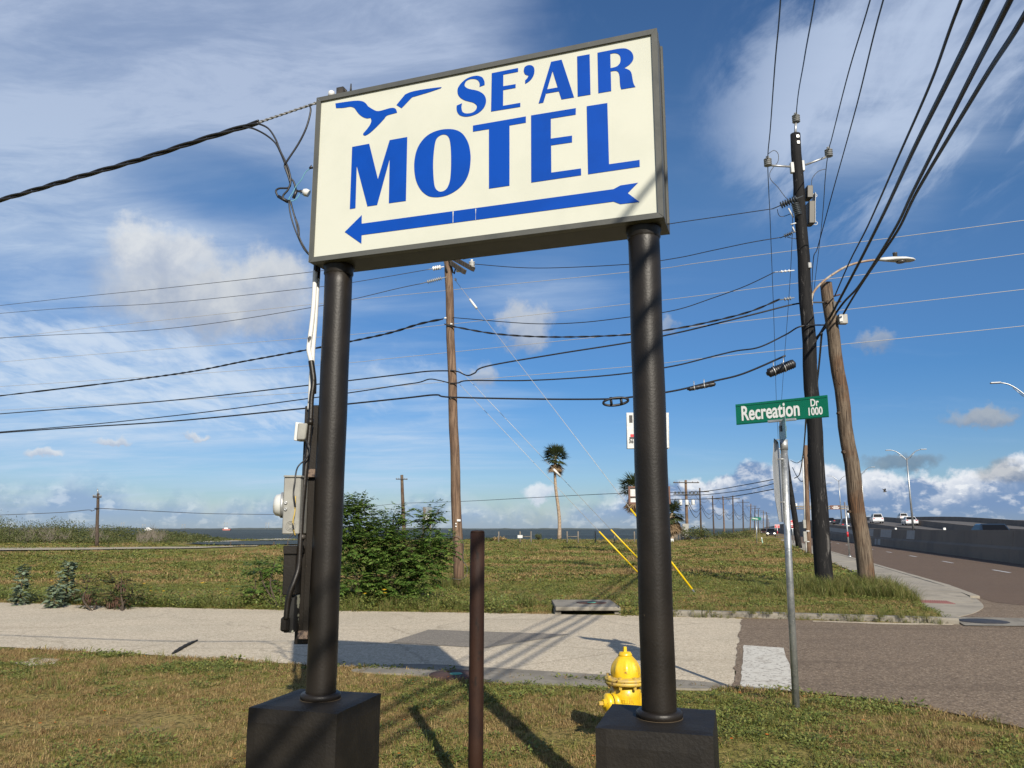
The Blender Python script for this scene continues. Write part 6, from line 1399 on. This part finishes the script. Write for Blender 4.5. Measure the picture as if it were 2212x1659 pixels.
bb_ = G(835, 1303); bb_ = Vector((-2.85, 17.7, .03))
feathery_bush('feathery_bush', 'large dark green feathery bush between the sign posts', bb_, [lob(768, 1128, 36, 40, 115), lob(752, 1100, 16, 16, 24), lob(772, 1098, 13, 18, 22), lob(835, 1150, 40, 34, 110, -.1), lob(850, 1118, 12, 14, 18), lob(800, 1180, 50, 42, 170, -.25), lob(872, 1192, 46, 40, 150, -.3), lob(929, 1122, 16, 20, 34, .1), lob(926, 1158, 22, 24, 42), lob(935, 1195, 28, 26, 60), lob(962, 1185, 15, 18, 22, -.1), lob(768, 1250, 40, 40, 120, -.35), lob(845, 1255, 52, 40, 170, -.5), lob(915, 1235, 34, 30, 80, -.2), lob(712, 1190, 40, 60, 110, .1), lob(735, 1150, 30, 30, 60, .1), lob(860, 1288, 50, 16, 70, -.5), lob(742, 1092, 7, 8, 8), lob(783, 1087, 7, 9, 8), lob(975, 1168, 8, 9, 8), lob(945, 1108, 8, 9, 8), lob(868, 1106, 6, 8, 6)], .27, 1.65)
feathery_bush('feathery_sapling', 'young feathery sapling left of the electric meter boxes', G(598, 1312, .02), [lob(560, 1228, 18, 16, 26, -.2), lob(592, 1222, 16, 18, 24, -.2), lob(600, 1265, 22, 26, 34, -.3), lob(552, 1272, 20, 22, 30, -.4), lob(625, 1290, 30, 20, 34, -.3)], .24, 1.8)
BROWNLEAF = leaf_mat('mixed green and rusty leaves', [(.04, .075, .018), (.06, .095, .025), (.10, .04, .025), (.05, .08, .02)], .6, .25)
feathery_bush('feathery_sapling', 'low feathery sapling with hanging rust-brown pods near the road edge', G(268, 1318, .02), [lob(262, 1256, 16, 14, 26, -1.2), lob(240, 1285, 22, 18, 34, -1.2), lob(285, 1282, 20, 20, 34, -1.2), lob(262, 1295, 24, 14, 30, -1.3)], .2, m_=BROWNLEAF)
feathery_bush('feathery_sapling', 'low feathery sapling with rusty stems beside the grey-green plants', G(195, 1318, .02), [lob(188, 1272, 14, 16, 26, -1.2), lob(200, 1292, 20, 16, 30, -1.2)], .2, m_=BROWNLEAF)
POD = mat('rust brown seed pods', (.10, .045, .028), .8, c2=(.06, .028, .02), sc=20)
for (x, y) in ((262, 1268), (190, 1290), (240, 1298), (255, 1300)):
    o = thing('seed_pods', 'bunch of rust-brown seed pods hanging in the low saplings', 'seed pods', W(x, y + 8, 16.3), 'rust-brown pods'); mb = MB()
    for k in range(16): a = Vector((random.uniform(-.1, .1), random.uniform(-.1, .1), random.uniform(-.02, .12))); leafcard(mb, W(x, y, 16.3) + a, .16, .02, Vector((random.uniform(-.3, .3), random.uniform(-.3, .3), -1)), Vector((0, -1, 0)))
    mb.build('pods', POD, o)
GREYGREEN = leaf_mat('grey-green felt leaves', [(.17, .23, .15), (.24, .30, .20), (.12, .175, .11)], .8, .2)
def felt_plant(base, h, r, label):
    o = thing('grey_green_plant', label, 'plant', base, 'grey-green plants by the road'); mb = MB(); ms = MB(); ms.tube([base - ZU * .05, base + ZU * h * .9], [.02, .006], 6)
    for i in range(int(330 * h)):
        f = random.random(); a = random.uniform(0, 6.28); rr = r * (1.0 - .45 * f * f) * random.uniform(.45, 1) * (1 + .35 * math.sin(3 * a + 5 * f)); c = base + Vector((rr * .45 * math.cos(a), rr * .45 * math.sin(a), h * f)); leafcard(mb, c, rr * .45 + .06, .085, Vector((math.cos(a), math.sin(a), random.uniform(-.7, .6))), Vector((random.uniform(-.5, .5), random.uniform(-.5, .5), 1)))
    mb.build('leaves', GREYGREEN, o); ms.build('stem', BARK, o)
felt_plant(G(42, 1306, .02), .82, .20, 'slim upright grey-green plant at the road edge'); felt_plant(G(140, 1306, .02), .90, .26, 'bushy grey-green plant between the slim one and the rusty saplings'); felt_plant(G(116, 1312, .02), .45, .24, 'low spreading grey-green plant beside the bushy one')

# palms
PALMG = leaf_mat('palm fans', [(.035, .06, .02), (.06, .085, .03), (.09, .10, .04), (.05, .07, .025)], .5, .2); PALMD = leaf_mat('dead palm fans', [(.22, .15, .085), (.30, .21, .12), (.16, .10, .06)], .8, .2)
def palm(base, top, r0, crown, label, skirt=1.0):
    o = thing('palm_tree', label, 'palm', base, None); mb = MB(); n = 16
    mb.tube([base.lerp(top, i / (n - 1)) + Vector((.18 * math.sin(i * .45), 0, 0)) - ZU * (.2 if i == 0 else 0) for i in range(n)], [r0 * (1.35 if i == 0 else 1.1 if i == 1 else 1 - .35 * i / n) for i in range(n)], 12); mb.build('trunk', PALMTRUNK, o)
    tp = top + Vector((.18 * math.sin(15 * .45), 0, 0)); mg, md_ = MB(), MB()
    for i in range(64):
        dead = i >= 64 - int(22 * skirt); el = random.uniform(-1.3, -.75) if dead else random.uniform(-.65, 1.35); a = i * 2.4 + random.uniform(-.3, .3); d = Vector((math.cos(a) * math.cos(el), math.sin(a) * math.cos(el), math.sin(el))); Lp = crown * random.uniform(.35, .5); m_ = md_ if dead else mg
        b_ = tp - ZU * (crown * random.uniform(.1, .5) if dead else random.uniform(-.1, .3)); hub = b_ + d * Lp; m_.tube([b_, hub], [.05, .025], 4, caps=False)
        sd_ = d.cross(ZU).normalized(); up = sd_.cross(d)
        for k in range(15):
            an = (k - 7) / 7 * 1.45; v = (d * math.cos(an) + (sd_ * math.sin(an)) - ZU * (.12 + .35 * abs(math.sin(an)) * random.random())).normalized(); leafcard(m_, hub, crown * random.uniform(.42, .60), crown * .055, v, up)
    mg.build('crown', PALMG, o); md_.build('dead_fronds', PALMD, o); return o
D = 121.0; palm(Vector((7.2, D, .1)), W(1199, 985, D), .28, 2.55, 'tall palm with a bare pale trunk standing at the water edge', .55)
D = 80.0; palm(Vector((W(1404, 1143, D).x, D, .1)), W(1368, 1052, D), .22, 2.1, 'ragged palm half hidden behind the right sign post', 1.3)
D = 100.0; palm(Vector((W(1449, 1143, D).x, D, .1)), W(1451, 1108, D), .24, 2.2, 'short palm with a thick skirt of dead fronds', 1.5)
for (x, y, s) in ((1449, 1170, .5),):
    p = W(x, y, 99.5); mb = MB(); mb.box(Vector((p.x, p.y, .2)), (.7, .3, .45)); tag(mb.build('white_block', WHITE_ROUGH, bevel=.05), 'small white block at the foot of the short palm', 'block')

SCRUBG = leaf_mat('scrub leaves', [(.045, .066, .018), (.080, .100, .028), (.12, .13, .042), (.065, .082, .024), (.15, .14, .055)], .7, .2); TWIG = leaf_mat('grey dead twigs', [(.15, .13, .105), (.23, .20, .165), (.10, .085, .068)], .9, .0)
def cloud_leaves(mb, c, rx, ry, rz_, n, size):
    for _ in range(n):
        v = Vector((random.gauss(0, 1), random.gauss(0, 1), random.gauss(0, 1))).normalized(); r = random.random() ** .35; p = c + Vector((v.x * rx * r, v.y * ry * r, v.z * rz_ * r))
        if p.z < 0: continue
        leafcard(mb, p, size * random.uniform(.6, 1.4), size * random.uniform(.35, .7), Vector((random.uniform(-1, 1), random.uniform(-1, 1), random.uniform(-.2, 1))), v + Vector((random.uniform(-.6, .6), random.uniform(-.6, .6), random.uniform(-.6, .6))))
def scrub():
    mb = MB(); mt = MB()
    for _ in range(230):
        px = random.uniform(-330, 470); D = random.uniform(86, 128) if px < 250 else random.uniform(98, 122); f = max(0, min(1, px / 470))
        htop = 3.3 * (1 - f) + .6; htop *= (.35 + .65 * smooth(86, 108, D)) * random.uniform(.45, 1.12); c = W(px, 1143, D); c.z = htop * .5
        cloud_leaves(mb, c, random.uniform(1.3, 3.6), 1.8, htop * .5, 210, .22)
    for _ in range(46):
        px = random.choice((random.gauss(70, 22), random.gauss(125, 25), random.gauss(200, 28), random.gauss(318, 14))); D = random.uniform(88, 104); c = W(px, 1143, D); c.z = random.uniform(0, .9) * smooth(88, 100, D); h = random.uniform(.6, 1.9)
        for k in range(34):
            a = random.uniform(0, 6.28); v = Vector((math.cos(a) * random.uniform(.1, .9), math.sin(a) * .5, 1)).normalized(); b_ = c + Vector((random.uniform(-.5, .5), random.uniform(-.4, .4), random.uniform(0, .5))); q = b_ + v * h * random.uniform(.4, 1); s = Vector((.018, 0, 0)); mt.add([b_ - s, b_ + s, q], [(0, 1, 2)])
    for _ in range(60):      # low green edge
        px = random.uniform(-300, 480); c = W(px, 1143, random.uniform(84, 100)); c.z = .2; cloud_leaves(mb, c, 2.2, 1.2, .45, 60, .22)
    tag(mb.build('dune_scrub', SCRUBG), 'mass of green dune scrub on the left shore', 'scrub', kind='stuff'); tag(mt.build('dead_brush', TWIG), 'grey leafless brush in front of the dune scrub', 'brush', kind='stuff')
scrub()
def shrub(x, D, w, h, label, n=420, size=.22, m_=SCRUBG):
    c = W(x, 1143, D); base = Vector((c.x, D, .05)); o = thing('shoreline_shrub', label, 'shrub', base, 'shrubs along the causeway'); mb = MB(); ms = MB()
    for k in range(6): q = base + Vector((random.uniform(-.6, .6) * w, random.uniform(-.5, .5), h * random.uniform(.35, .65))); ms.tube([base, q], [.05, .02], 5); cloud_leaves(mb, q, w * .38, .9, h * .42, n // 6, size)
    mb.build('crown', m_, o); ms.build('stems', BARK, o)
shrub(1480, 110, 2.2, 1.9, 'dark shrub at the foot of the transformer pole', 600); shrub(1505, 112, 2.4, 2.0, 'bushy shrub right of the transformer pole', 650); shrub(1522, 114, 1.6, 1.4, 'low shrub at the end of the dark shrubs'); shrub(1560, 118, 2.2, 1.2, 'olive shrub left of the far row of poles'); shrub(1578, 122, 3.0, 1.3, 'wide yellow-green shrub among the far poles', 600); shrub(1622, 150, 3.0, 1.9, 'round dark shrub behind the far street name sign', 600); shrub(1600, 132, 2.6, .9, 'low brownish shrub at the end of the verge')
shrub(1163, 113, .7, .95, 'small round shrub left of the tall palm', 360, .16); shrub(965, 100, 2.4, .5, 'low shrub line behind the brown pole'); shrub(1085, 104, 1.3, .55, 'tawny grass hummock at the shore', 300, .2, G_DRY); shrub(1060, 106, 1.6, .4, 'low green hummock at the shore')
